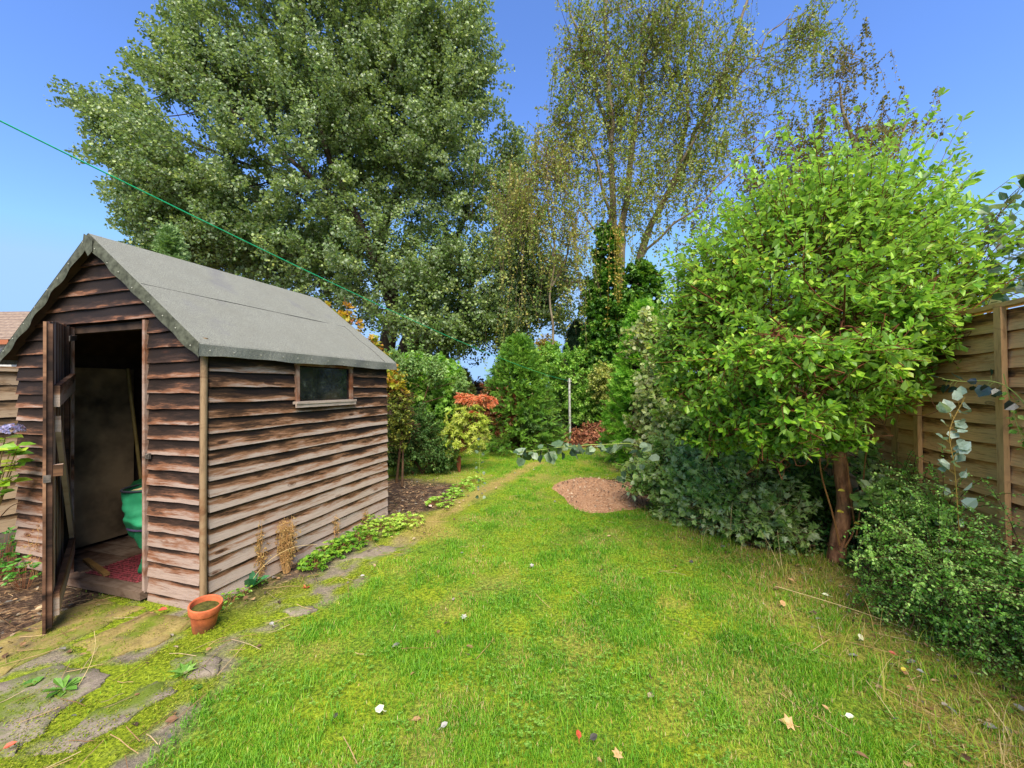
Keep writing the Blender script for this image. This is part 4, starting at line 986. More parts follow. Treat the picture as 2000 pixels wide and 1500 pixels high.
TW = barkmat("twig", '#3a2a1c', '#6a5038', 40)
TWR = barkmat("twig_red", '#4a2618', '#7c4a2c', 40)
BK = barkmat("bark_grey", '#2e2922', '#6a6052', 9)
BKD = barkmat("bark_dark", '#241c16', '#4c4034', 10)

# ---- big broadleaf tree beyond the hedge
def big_tree():
    Y = 12.6
    q = lambda x, y, d=0: P(x, y, Y + d)
    base = q(765, 700); base[2] = 0
    root = thing("broadleaf_tree", base, "huge dense grey green broadleaf tree towering behind the shed", "tree")
    Lb = []
    b0 = base + [0, 0, -.1]
    Lb.append(limb([b0, q(790, 690), q(812, 640, .1), q(850, 560, .5), q(905, 430, .9), q(940, 280, 1.2)], .32, .04, 30))
    Lb.append(limb([base + [-.15, 0, 0], q(755, 690), q(768, 590), q(740, 480, .4), q(735, 380, .5), q(760, 200, .5), q(770, 30, .4)], .32, .07, 34))
    Lb.append(limb([q(766, 600), q(735, 520, -.4), q(700, 430, -.4), q(640, 300, -.5), q(600, 130, -.5), q(590, 0, -.5)], .17, .04, 28))
    Lb.append(limb([q(740, 480, .4), q(765, 400, .9), q(800, 330, 1.4), q(820, 200, 1.8), q(840, 60, 2)], .18, .05, 22))
    Lb.append(limb([q(760, 640), q(690, 560, 1), q(560, 500, 1.6), q(430, 440, 1.8), q(330, 400, 1.8)], .12, .03, 26))
    Lb.append(limb([q(735, 500), q(640, 420, 1.4), q(520, 340, 2), q(380, 280, 2.2), q(260, 230, 2)], .12, .03, 26))
    Lb.append(limb([q(700, 430, -.4), q(600, 340, -.6), q(480, 240, -.6), q(360, 130, -.6)], .10, .03, 22))
    Lb.append(limb([q(735, 380, .5), q(640, 250, 1.5), q(520, 120, 2), q(430, 0, 2)], .15, .05, 22))
    Lb.append(limb([q(850, 560, .5), q(930, 520, .8), q(1010, 500, 1.0), q(1090, 520, 1.1)], .09, .02, 20))
    Lb.append(limb([q(850, 560, .5), q(900, 560, .2), q(980, 590, 0)], .07, .015, 16))
    Lb.append(limb([q(770, 30, .4), q(740, -120, .4), q(760, -300, .2)], .07, .03, 14))
    Lb.append(limb([q(905, 430, .9), q(960, 380, 1.), q(1010, 320, 1.)], .06, .02, 14))
    trunk_obj(Lb, BKD, root)
    # crown lobes: centre px, depth offset, radii (m)
    s = Y / F
    lob = [(560, 330, 0, 290, 3.6, 250), (740, 180, .5, 240, 3.6, 230), (410, 330, -1, 180, 2.4, 140), (345, 400, 0, 125, 2.0, 95), (600, 60, 0, 240, 3.2, 200),
           (860, 300, 0, 150, 2.8, 240), (850, 90, 0, 140, 2.6, 130), (900, 560, -.4, 150, 2.2, 125), (1010, 480, .4, 110, 2.0, 165), (700, 520, -.6, 240, 2.4, 125),
           (480, 470, -.6, 210, 2.2, 100), (350, 480, .4, 110, 1.8, 70), (980, 620, -.6, 100, 1.5, 65), (900, 650, -.6, 80, 1.3, 40), (820, 620, -1.4, 90, 1.0, 60), (1060, 560, .2, 75, 1.4, 80), (250, 260, .2, 90, 1.4, 70), (1000, 340, .8, 70, 1.5, 110), (430, 150, 0, 130, 2.2, 110), (640, -180, 0, 260, 3.4, 200)]
    ells = []
    for x, y, d, rx, ry, rz in lob:
        c = q(x, y, d); ells.append((*c, rx * s, ry, rz * s))
    st, d, L = ell_sprays(ells, 4300, .35, .25, .4, .42, .33, (.7, 1.4), pw=.5)
    # feathered sprays sticking out on the left outline
    sp = [(170, 185, 300, 260), (240, 80, 340, 200), (215, 165, 330, 250), (175, 270, 320, 330), (240, 420, 350, 440), (300, 25, 380, 130), (225, 345, 330, 390), (330, -40, 400, 60), (300, 110, 400, 190), (125, 178, 240, 230), (270, 300, 360, 330), (1100, 620, 1010, 590), (1110, 540, 1040, 520), (1000, 690, 960, 640), (870, 690, 860, 620), (820, 700, 810, 640), (930, 40, 880, 90), (960, 130, 900, 180)]
    es, ed, eL = [], [], []
    for x1, y1, x0, y0 in sp:
        for k in range(22):
            dd = rng.normal() * .6; a = q(x0 + rng.normal() * 22, y0 + rng.normal() * 20, dd); b = q(x1 + rng.normal() * 20, y1 + rng.normal() * 22, dd); t = rng.random() * .55; st_ = a + (b - a) * t; v = (b - a); v = v / np.linalg.norm(v)
            es.append(st_); ed.append(norm(v + rng.normal(size=3) * .12)); eL.append(rng.uniform(.7, 1.4))
    st = np.concatenate([st, es]); d = np.concatenate([d, ed]); L = np.concatenate([L, eL])
    Pn = spray_pts(st, d, L, .12, 5)
    mb = MB()
    leaf_on(Pn, 96, .072, .9, .35, .45, .13, .7, 0.0, .6, 1.1, T_RD, mb)
    mb.build("crown", leafmat("poplar_leaf", ['#31491b', '#4c6a29', '#6e8c3e', '#98ae62', '#bcc06a'], .36, .4, under='#82946a', spec=.7), root)
    mb = MB(); tubes(mb, Pn, np.tile(np.linspace(.010, .004, 5), (len(Pn), 1)), 3)
    Bp, Br = connect(st, [l_[0] for l_ in Lb], .08, (.05, .006), 5); tubes(mb, Bp, Br, 4)
    mb.build("branches", BKD, root, smooth=True)
big_tree()

# ---- weeping birch with ivy on its lower stems
def hang(mb, tops, Ls, per, size, tm, out=.15, wid=1.0):
    """pendulous twigs"""
    N = len(tops); d = unit(N) * [1, 1, .5]; m = 6; out = out * rng.uniform(.6, 3.2, N); t = np.linspace(0, 1, m)[None, :, None]
    Pn = tops[:, None] + d[:, None] * (Ls * out)[:, None, None] * t ** .7 - np.array([0, 0, 1.]) * Ls[:, None, None] * t ** 1.1
    leaf_on(Pn, per, size, .8, .2, .5, .06, .1, .02, .6, wid, tm, mb); return Pn
def birch(name, label, Y, stems, lobes, n, leafcols, tops_extra=None, L=(.8, 2.0), per=26, size=.06, thr=.42, base=None):
    q = lambda x, y, d=0: P(x, y, Y + d)
    root = thing(name, base, label, "tree"); Lb = []
    for pts, r0, r1 in stems: Lb.append(limb([q(*p) if len(p) < 4 else np.array(p[:3]) for p in pts], r0, r1, 26, .25))
    trunk_obj(Lb, barkmat(name + "_bark", '#4a3e32', '#94866e', 7, .5, .3), root, 8)
    s = Y / F; ells = [(*q(x, y, d), rx * s, ry, rz * s) for x, y, d, rx, ry, rz in lobes]
    st, d, LL = ell_sprays(ells, n, .2, .3, .6, .55, thr, (.5, 1.0), pw=.7)
    mb = MB(); tips = st + d * LL[:, None]; Ls = rng.uniform(*L, len(st))
    if tops_extra is not None: tips = np.concatenate([tips, tops_extra[0]]); Ls = np.concatenate([Ls, tops_extra[1]])
    Pn = hang(mb, tips, Ls, per, size, T_RD)
    Ps = spray_pts(st, d, LL, .05, 4); leaf_on(Ps, 16, size, .8, .3, .5, .06, .3, 0, .6, 1., T_RD, mb)
    mb.build("crown", leafmat(name + "_leaf", leafcols, .35, .5), root)
    mb = MB(); tubes(mb, Pn, np.tile(np.linspace(.005, .002, 6), (len(Pn), 1)), 3); tubes(mb, Ps, np.tile(np.linspace(.01, .005, 4), (len(Ps), 1)), 3)
    Bp, Br = connect(st, [l_[0] for l_ in Lb], .05, (.03, .0035), 5, .9); tubes(mb, Bp, Br, 4); mb.build("branches", barkmat(name + "_twig", '#4a3c2e', '#8a7458', 12), root, smooth=True)
    return root
YB = 11.5
bb = P(1215, 760, YB); bb[2] = 0
birch("weeping_birch", "tall weeping birch with many thin stems and trailing twigs above the ivy", YB,
      [([(*bb,  0), (1222, 620), (1212, 500), (1200, 400), (1195, 280), (1190, 120), (1180, -60)], .17, .04), ([(1215, 560), (1200, 430), (1170, 350), (1130, 200), (1085, 110)], .07, .012),
       ([(1212, 500), (1230, 330, .3), (1250, 180, .5), (1285, 20, .7), (1310, -90, .8)], .11, .03), ([(*(bb + np.array([.5, .2, 0])), 0), (1245, 560, .4), (1262, 470, .5), (1310, 370, .8), (1370, 240, 1.0), (1430, 100, 1.2), (1470, -40, 1.2)], .15, .035),
       ([(1262, 470, .5), (1330, 320, .2), (1400, 210, .0), (1490, 90, 0), (1540, 30, 0)], .06, .012), ([(1310, 370, .8), (1340, 250, 1.2), (1350, 120, 1.4), (1380, -40, 1.4)], .08, .02),
       ([(1255, 500, .4), (1330, 430, -.2), (1420, 350, -.5), (1530, 240, -.6)], .045, .012), ([(1205, 520), (1160, 440, -.4), (1100, 350, -.6)], .04, .012), ([(1215, 600), (1150, 560, -.3), (1090, 545, -.4)], .04, .015), ([(1195, 280), (1160, 160, .5), (1120, 40, .6), (1110, -60, .6)], .06, .02)],
      [(1200, 250, 0, 130, 1.6, 200), (1150, 100, 0, 90, 1.5, 130), (1320, 170, .4, 150, 1.8, 170), (1280, 40, 0, 170, 2, 130), (1450, 130, 0, 140, 1.6, 150), (1380, 330, .2, 130, 1.6, 110), (1100, 260, 0, 80, 1.4, 150), (1480, 230, 0, 90, 1.2, 70), (1250, 380, 0, 110, 1.4, 120), (1560, 60, 0, 110, 1.2, 80)],
      1500, ['#54702c', '#728a3a', '#8c9c48', '#a0a450', '#b0b064'], None, (.3, 1.1), 20, .055, .43, base=bb)
bb2 = P(1090, 760, YB - .8); bb2[2] = 0
st_ = []
for x, y in [(1010, 300), (1060, 300), (1120, 350), (1050, 400), (1110, 430), (1000, 450), (1080, 480), (1020, 350), (1140, 450), (975, 380), (1095, 300), (1130, 540), (1000, 560), (950, 330)]:
    for _ in range(9): st_.append(P(x + rng.normal() * 16, y + rng.normal() * 16, YB - 1.2 + rng.normal() * .5))
st_ = np.array(st_)
birch("trailing_birch", "smaller birch with golden brown trailing twigs in front of the big tree", YB - .8,
      [([(*bb2, 0), (1085, 700), (1075, 600), (1080, 480), (1070, 360), (1062, 280)], .045, .012), ([(1078, 560), (1120, 460), (1135, 400)], .03, .01), ([(1080, 500), (1040, 420), (1005, 350)], .03, .01)],
      [(1070, 330, 0, 90, 1.0, 110), (1110, 450, 0, 70, .9, 100), (1010, 400, 0, 70, .9, 90)], 200, ['#5a7a34', '#789440', '#949e48', '#a8984e', '#98a850'], (st_, rng.uniform(1.0, 2.2, len(st_))), (.8, 1.8), 26, .05, .38, base=bb2)
# a darker tree seen behind the big shrub
bb3 = P(1700, 700, 13.5); bb3[2] = 0
birch("olive_birch", "olive brown birch crown rising behind the big green shrub", 13.5,
      [([(*bb3, 0), (1690, 520), (1680, 380), (1660, 260), (1640, 160)], .16, .03), ([(1685, 420), (1600, 330), (1540, 290)], .08, .02), ([(1680, 400), (1740, 300), (1780, 240)], .08, .02), ([(1690, 540), (1560, 430), (1450, 400), (1400, 420)], .07, .02)],
      [(1600, 280, 0, 130, 1.6, 70), (1720, 250, 0, 100, 1.6, 60), (1500, 350, 0, 110, 1.4, 90), (1400, 430, 0, 90, 1.2, 100), (1650, 130, 0, 80, 1.2, 100), (1600, 400, 0, 160, 1.6, 120)],
      420, ['#46501f', '#66682e', '#807840', '#8c8848'], None, (.4, 1.2), 26, .065, .36, base=bb3)

def mass(name, label, cat, base, ells, n, per, size, mat, tm, limbs, lenr=(.2, .45), rmin=.5, up=.3, rough=.4, nf=None, thr=0, sag=.1, spread=.8, along=.5, droop=.3, face=.8, jit=.02, wid=None, stem_mat=None, twig=.004, clus=.45, group=None, rr=(.02, .0022), zmin=.02, crown="foliage", stemname="stems", t0=.12, conn=True, pw=.6, clipf=None):
    root = thing(name, base, label, cat, group)
    Lb = [limb(p, a, b_, 16) for p, a, b_ in limbs]
    st, d, L = ell_sprays(ells, n, rmin, up, rough, nf, thr, lenr, zmin, pw=pw)
    Pn = spray_pts(st, d, L, sag, 5)
    if clipf is not None:
        ok = clipf(Pn[:, -1]) & clipf(Pn[:, 2]); Pn = Pn[ok]; st = st[ok]
    mb = MB(); leaf_on(Pn, per, size, spread, along, droop, jit, face, t0, clus, wid, tm, mb)
    mb.build(crown, mat, root)
    mb = MB()
    for Pq, R in Lb: tubes(mb, Pq, R, 7)
    tubes(mb, Pn, np.tile(np.linspace(twig, twig * .5, 5), (len(Pn), 1)), 3)
    if conn:
        Bp, Br = connect(st, [l_[0] for l_ in Lb], .05, rr, 5); tubes(mb, Bp, Br, 4)
    mb.build(stemname, stem_mat or TW, root, smooth=True)
    return root
def E_px(x, y, Yd, rx, ry, rz): return (*P(x, y, Yd), rx * Yd / F, ry, rz * Yd / F)
def stemset(base, tops, r0=.02, r1=.008, sp=.08):
    return [([base + rng.normal(size=3) * [sp, sp, 0], base * .35 + np.array(t) * .65 + [0, 0, -.1], np.array(t)], r0, r1) for t in tops]
def g0(x, y, Y=None):
    c = G(x, y) if Y is None else P(x, y, Y); c = c.copy(); c[2] = 0; return c

# ---- ivy clad trunk
IVY = leafmat("ivy_leaf", ['#2a4e16', '#40701e', '#62902c', '#94ac40'], .3, .45, spec=.4)
b = g0(1225, 800, 10.6)
mass("ivy_clad_trunk", "tall trunk smothered in dark green ivy left of the big shrub", "ivy", b,
     [E_px(1188, 490, 10.6, 34, .5, 70), E_px(1182, 590, 10.6, 50, .7, 80), E_px(1250, 570, 10.9, 48, .7, 70), E_px(1215, 650, 10.4, 85, .9, 90), E_px(1180, 700, 10.4, 62, .8, 70), E_px(1255, 680, 10.2, 70, .9, 100), E_px(1200, 750, 10.2, 75, .9, 60)],
     2300, 46, .078, IVY, T_LO, [([b, P(1222, 640, 10.6), P(1200, 520, 10.6), P(1190, 430, 10.6)], .2, .08), ([b + [.3, 0, 0], P(1240, 620, 10.8), P(1255, 540, 10.8)], .15, .06)], (.2, .5), .55, .1, .5, 1.0, .34, droop=.5, crown="foliage", stem_mat=BKD)
# yellow trailing strand hanging over the ivy
mb = MB(); tp = np.array([P(1208 + rng.normal() * 7, 410 + rng.random() * 60, 9.9) for _ in range(9)]); Pn = hang(mb, tp, rng.uniform(1.6, 2.9, 9), 42, .05, T_RD, .03)
tubes(mb, Pn, np.tile(np.linspace(.005, .002, 6), (len(Pn), 1)), 3, rnd=np.full(len(Pn), .3)); o = mb.build("yellow_ivy_strand", leafmat("yellow_ivy", ['#6c7a28', '#a09438', '#b89c4c', '#94643c'], .3, .5)); tag(o, "long yellow and rust leaf strand hanging down the ivy clad trunk", "vine"); recenter(o, tp[0])

# ---- conifers
TH = leafmat("thuja", ['#38601e', '#527f2a', '#74a034', '#98b84c'], .3, .6, spec=.3)
def conifer(name, label, x, ybase, Y, h, r, n, per, size, mat, tm=T_SP, lean=0, shape=.9, group=None):
    b = g0(x, ybase, Y); root = thing(name, b, label, "conifer", group)
    mb = MB(); tubes(mb, np.array([b, b + [lean * .5, 0, h * .5], b + [lean, 0, h * .97]]), np.array([.09, .05, .012]) * h / 2.5, 8); mb.build("trunk", BKD, root, smooth=True)
    u = rng.random(n) ** .75; z = .06 * h + u * h * .92; az = rng.random(n) * 2 * np.pi
    R = r * (1 - u) ** shape * (.72 + .28 * rng.random(n)) * (1 + .25 * (vn(np.stack([np.cos(az) * 2, np.sin(az) * 2, z * 1.5], 1), 1.5, 4) - .5)) + .03
    d = norm(np.stack([np.cos(az), np.sin(az), .25 + .9 * u], 1) + unit(n) * .2); L = np.clip(R * .6, .12, .6)
    tip = b + np.stack([np.cos(az) * R + lean * u, np.sin(az) * R, z], 1); st = tip - d * L[:, None]
    Pn = spray_pts(st, d, L, .12, 5); mb = MB(); leaf_on(Pn, per, size, .7, .9, .15, .02, .3, .1, .5, .8, tm, mb); mb.build("crown", mat, root)
    B = b + np.stack([lean * u * .9, u * 0, np.maximum(z - R * .6, .05)], 1); mb = MB(); tubes(mb, np.stack([B, (B + st) / 2, st, tip], 1), np.tile([.010, .008, .005, .002], (n, 1)), 3); mb.build("branches", TW, root)
conifer("thuja_tree", "bright green pointed conifer in the hedge left of the washing pole", 1015, 860, 8.3, 2.45, 1.05, 1000, 12, .13, TH, shape=.55)
conifer("thuja_tree", "small dome topped conifer far behind the hedge above the dark shed", 905, 790, 12.5, 2.0, .62, 380, 10, .12, leafmat("thuja_olive", ['#34481c', '#566a26', '#8a8a34'], .2, .6), shape=.6)
conifer("pine_tree", "bluish dark conifer just left of the ivy clad trunk", 1130, 790, 12.5, 3.5, 1.1, 700, 12, .15, leafmat("pine_blue", ['#24402a', '#3c5c3e', '#5c7c58'], .15, .6), T_WH, shape=.7)
LEY = leafmat("leylandii", ['#44781e', '#64a02c', '#8abc3c', '#acd058'], .35, .6, spec=.3)
conifer("leylandii_tree", "feathery light green conifer leaning behind the silver leaved bush", 1262, 850, 6.6, 2.75, .78, 1100, 13, .15, LEY, lean=-.05, shape=.75)
conifer("cypress_tree", "light ferny conifer tip poking up behind the shed ridge", 333, 800, 6.2, 3.95, .75, 700, 12, .14, leafmat("cypress_pale", ['#4a6a34', '#7a9a58', '#a4bc80'], .2, .5))

# ---- hedge shrubs on the left, back to front
LG = leafmat("light_green_leaf", ['#4a7826', '#6ea038', '#98c050', '#b4cc6c'], .35, .45)
DG = leafmat("dark_green_leaf", ['#2c4a1c', '#44682c', '#608440', '#88a458'], .3, .5, spec=.35)
OLV = leafmat("olive_green_leaf", ['#46581e', '#6c7c2a', '#98a03c', '#b8b04c'], .3, .5)
RED = leafmat("red_tinged_leaf", ['#3e5a24', '#6a5a2c', '#8e4a34', '#a85a40'], .25, .4)
b = g0(1110, 850, 9.6)
mass("hedge_shrub", "yellow green leafy shrub right of the washing pole end of lawn", "shrub", g0(1120, 845, 9.9), [E_px(1110, 740, 9.9, 60, .6, 75), E_px(1150, 790, 9.7, 60, .6, 50), E_px(1075, 700, 10.2, 35, .4, 45)], 520, 44, .06, LG, T_OV, stemset(g0(1120, 845, 9.9), [P(1110, 740, 9.9), P(1150, 780, 9.8), P(1080, 720, 10)]), group=None, nf=2, thr=.3)
mass("variegated_shrub", "cream edged variegated shrub at the foot of the ivy", "shrub", g0(1185, 820, 9.2), [E_px(1180, 745, 9.2, 38, .4, 45)], 170, 40, .055, leafmat("variegated", ['#5c7a2c', '#a0a850', '#cdc878'], .3, .45), T_OV, stemset(g0(1185, 820, 9.2), [P(1180, 750, 9.2), P(1195, 740, 9.2)]))
mass("amber_shrub", "thin amber leaved sapling above the hedge left of the pine", "shrub", g0(1075, 850, 11.), [E_px(1068, 680, 11., 28, .4, 35)], 90, 26, .06, leafmat("amber", ['#8a8a34', '#b0a040', '#c08a44'], .3, .5), T_OV, stemset(g0(1075, 850, 11.), [P(1068, 690, 11.), P(1078, 660, 11.)]))
mass("photinia_shrub", "shrub with rusty red leaf tips behind the orange topped bush", "shrub", g0(985, 865, 8.1), [E_px(985, 800, 8.1, 48, .5, 55), E_px(960, 775, 8.3, 30, .4, 40)], 330, 40, .05, RED, T_OV, stemset(g0(985, 865, 8.1), [P(985, 790, 8.1), P(960, 790, 8.2)]))
mass("hedge_shrub", "dark round shrub at the foot of the pointed conifer", "shrub", g0(1025, 872, 8.0), [E_px(1030, 820, 8.0, 70, .5, 45), E_px(1085, 812, 9.9, 40, .4, 48)], 420, 44, .04, DG, T_OV, stemset(g0(1025, 872, 8.), [P(1020, 820, 8.), P(1060, 820, 8.2), P(1085, 815, 9.8)]))
mass("hedge_shrub", "tall light green maple leaved shrub behind the shed's far corner", "shrub", g0(835, 890, 7.2), [E_px(850, 790, 7.2, 75, .7, 80), E_px(870, 740, 7.5, 45, .5, 60), E_px(800, 750, 7.3, 50, .6, 55), E_px(810, 710, 7.6, 28, .4, 40), E_px(880, 770, 7.2, 45, .5, 60)], 620, 30, .075, LG, T_LO, stemset(g0(835, 890, 7.2), [P(850, 760, 7.2), P(810, 730, 7.3), P(870, 740, 7.4), P(800, 780, 7.2)]), nf=2.2, thr=.32, lenr=(.2, .5), up=.6)
mass("hedge_shrub", "dark small leaved evergreen shrub low behind the shed corner", "shrub", g0(815, 918, 6.1), [E_px(800, 850, 6.1, 75, .55, 75), E_px(860, 880, 6.3, 50, .5, 45), E_px(770, 880, 5.9, 35, .4, 45)], 620, 46, .032, DG, T_OV, stemset(g0(815, 918, 6.1), [P(800, 850, 6.1), P(850, 870, 6.2), P(780, 870, 6.)]), nf=2.5, thr=.3)
mass("rowan_shrub", "olive yellow leafy stems against the shed's back corner", "shrub", g0(790, 920, 5.6), [E_px(782, 800, 5.6, 26, .3, 85)], 110, 26, .04, OLV, T_OV, stemset(g0(790, 920, 5.6), [P(780, 760, 5.6), P(785, 830, 5.6)]))
MAP = leafmat("autumn_maple", ['#6c8a2a', '#98a232', '#c0ac3c', '#c8943c', '#bc7450'], .4, .45)
b = g0(715, 900, 5.6)
mass("maple_sapling", "young maple with yellow and orange leaves peeping over the shed roof", "sapling", b, [E_px(640, 615, 5.6, 32, .3, 35), E_px(690, 650, 5.6, 42, .35, 50), E_px(730, 690, 5.6, 38, .3, 50), E_px(675, 600, 5.6, 22, .25, 28), E_px(770, 730, 5.6, 26, .3, 40)], 125, 12, .075, MAP, T_LO, [([b, P(710, 760, 5.6), P(690, 660, 5.6), P(672, 580, 5.6)], .02, .005), ([b, P(700, 720, 5.5), P(650, 640, 5.6), P(622, 580, 5.6)], .018, .004), ([b, P(730, 760, 5.6), P(745, 690, 5.6)], .018, .005)], (.2, .45), .3, .9, .3, t0=.1, stem_mat=TW)
b = g0(775, 900, 6.6)
mass("elder_sapling", "pale green airy sapling standing above the hedge against the sky", "sapling", b, [E_px(795, 700, 6.6, 48, .5, 42), E_px(850, 715, 6.6, 32, .4, 38), E_px(760, 690, 6.5, 30, .35, 30), E_px(905, 745, 6.8, 25, .4, 30)], 150, 22, .055, leafmat("pale_green", ['#5c8040', '#86a860', '#a8c480'], .4, .5), T_OV, stemset(b, [P(795, 700, 6.6), P(850, 710, 6.6), P(760, 700, 6.5)]), (.2, .5), .3, .8, .3)
# far backdrop greenery
b = g0(960, 770, 19)
mass("distant_hedge", "row of far garden trees glimpsed low behind the hedge", "hedge", b, [E_px(700, 765, 19, 150, 1.5, 30), E_px(940, 768, 19, 60, 1.5, 22), E_px(1100, 750, 19, 150, 1.5, 50), E_px(1350, 720, 19, 160, 1.5, 80), E_px(1600, 720, 19, 160, 1.5, 90), E_px(1850, 700, 17, 160, 1.5, 60), E_px(400, 760, 19, 300, 1.5, 50), E_px(0, 760, 19, 200, 1.5, 40)], 1500, 26, .14, OLV, T_OV, [([b, b + [0, 0, 1]], .1, .05)], (.3, .6), .3, conn=False)
mass("distant_shrub", "reddish twiggy shrub far beyond the dark shed", "shrub", g0(960, 780, 14), [E_px(945, 752, 14, 38, .5, 20)], 110, 26, .07, RED, T_OV, stemset(g0(960, 780, 14), [P(950, 750, 14)]))
# brush pile
def brush():
    c = g0(1165, 858, 9.3); mb = MB(); k = 420; a = rng.random(k) * 6.28; r = np.sqrt(rng.random(k)) * .75
    p = c + np.stack([np.cos(a) * r, np.sin(a) * r * .8, (1 - (r / .8) ** 2) * .55 * rng.random(k)], 1); d = unit(k) * [1, 1, .5]; L = rng.uniform(.2, .5, k)
    Pn = spray_pts(p - d * L[:, None] * .5, d, L, .2, 5); Pn[:, :, 2] = np.maximum(Pn[:, :, 2], .01); tubes(mb, Pn, np.full((k, 5), .006), 4, rnd=np.full(k, .5))
    leaf_on(Pn, 14, .07, .8, .4, .3, .04, .5, 0, .4, None, T_OV, mb)
    o = mb.build("brush_pile", leafmat("brush", ['#3a2018', '#6c3c28', '#94583a', '#b07a58', '#6a7038'], .1, .7)); recenter(o, c); tag(o, "heap of rusty brown cut branches at the end of the lawn", "brush pile")
brush()

# ---- pieris, layered, with orange-pink new growth on top
def pieris():
    b = G(897, 922); b[2] = 0; Y = b[1]
    root = thing("pieris_shrub", b, "layered lime green shrub with salmon orange tips on the lawn edge", "shrub")
    pads = [(893, 862, 45, 26, 0), (872, 850, 26, 18, 0), (925, 830, 36, 30, 0), (905, 815, 40, 24, 0), (932, 850, 30, 24, 0), (880, 880, 26, 12, 0), (915, 800, 30, 16, 0), (885, 838, 30, 18, 0), (915, 782, 26, 11, 1), (948, 783, 24, 12, 1), (905, 776, 18, 9, 1), (922, 806, 12, 5, 1)]
    Lb = [limb([b, P(897, 890, Y), P(x, y + 6, Y)], .022, .006, 14) for x, y, *_ in pads]
    s = Y / F; green = MB(); red = MB(); tw = MB()
    for x, y, rx, rz, k in pads:
        st, d, L = ell_sprays([(*P(x, y, Y), rx * s, rx * s * .9, rz * s)], int(5 + rx * rz * (.045 if k == 0 else .10)), .45, .7, .35, lenr=(.08, .16))
        Pn = spray_pts(st, d, L, 0, 4); leaf_on(Pn, 26, .062, 1.1, .35, .15, .006, .5, .75, .5, .8, T_LA, green if k == 0 else red, whorl=True); tubes(tw, Pn, np.tile(np.linspace(.003, .002, 4), (len(Pn), 1)), 3)
        Bp, Br = connect(st, [l_[0] for l_ in Lb], .04, (.008, .002), 5); tubes(tw, Bp, Br, 4)
    green.build("foliage", leafmat("pieris_green", ['#7a9428', '#a4b83c', '#c6cf60', '#d8d67c'], .3, .4), root)
    red.build("new_growth", leafmat("pieris_new", ['#c05a3c', '#dc7c54', '#eca078', '#d8b47c'], .3, .4), root, label="salmon orange young leaf tips")
    for Pq, R in Lb: tubes(tw, Pq, R, 7)
    tw.build("stems", TWR, root, smooth=True)
pieris()

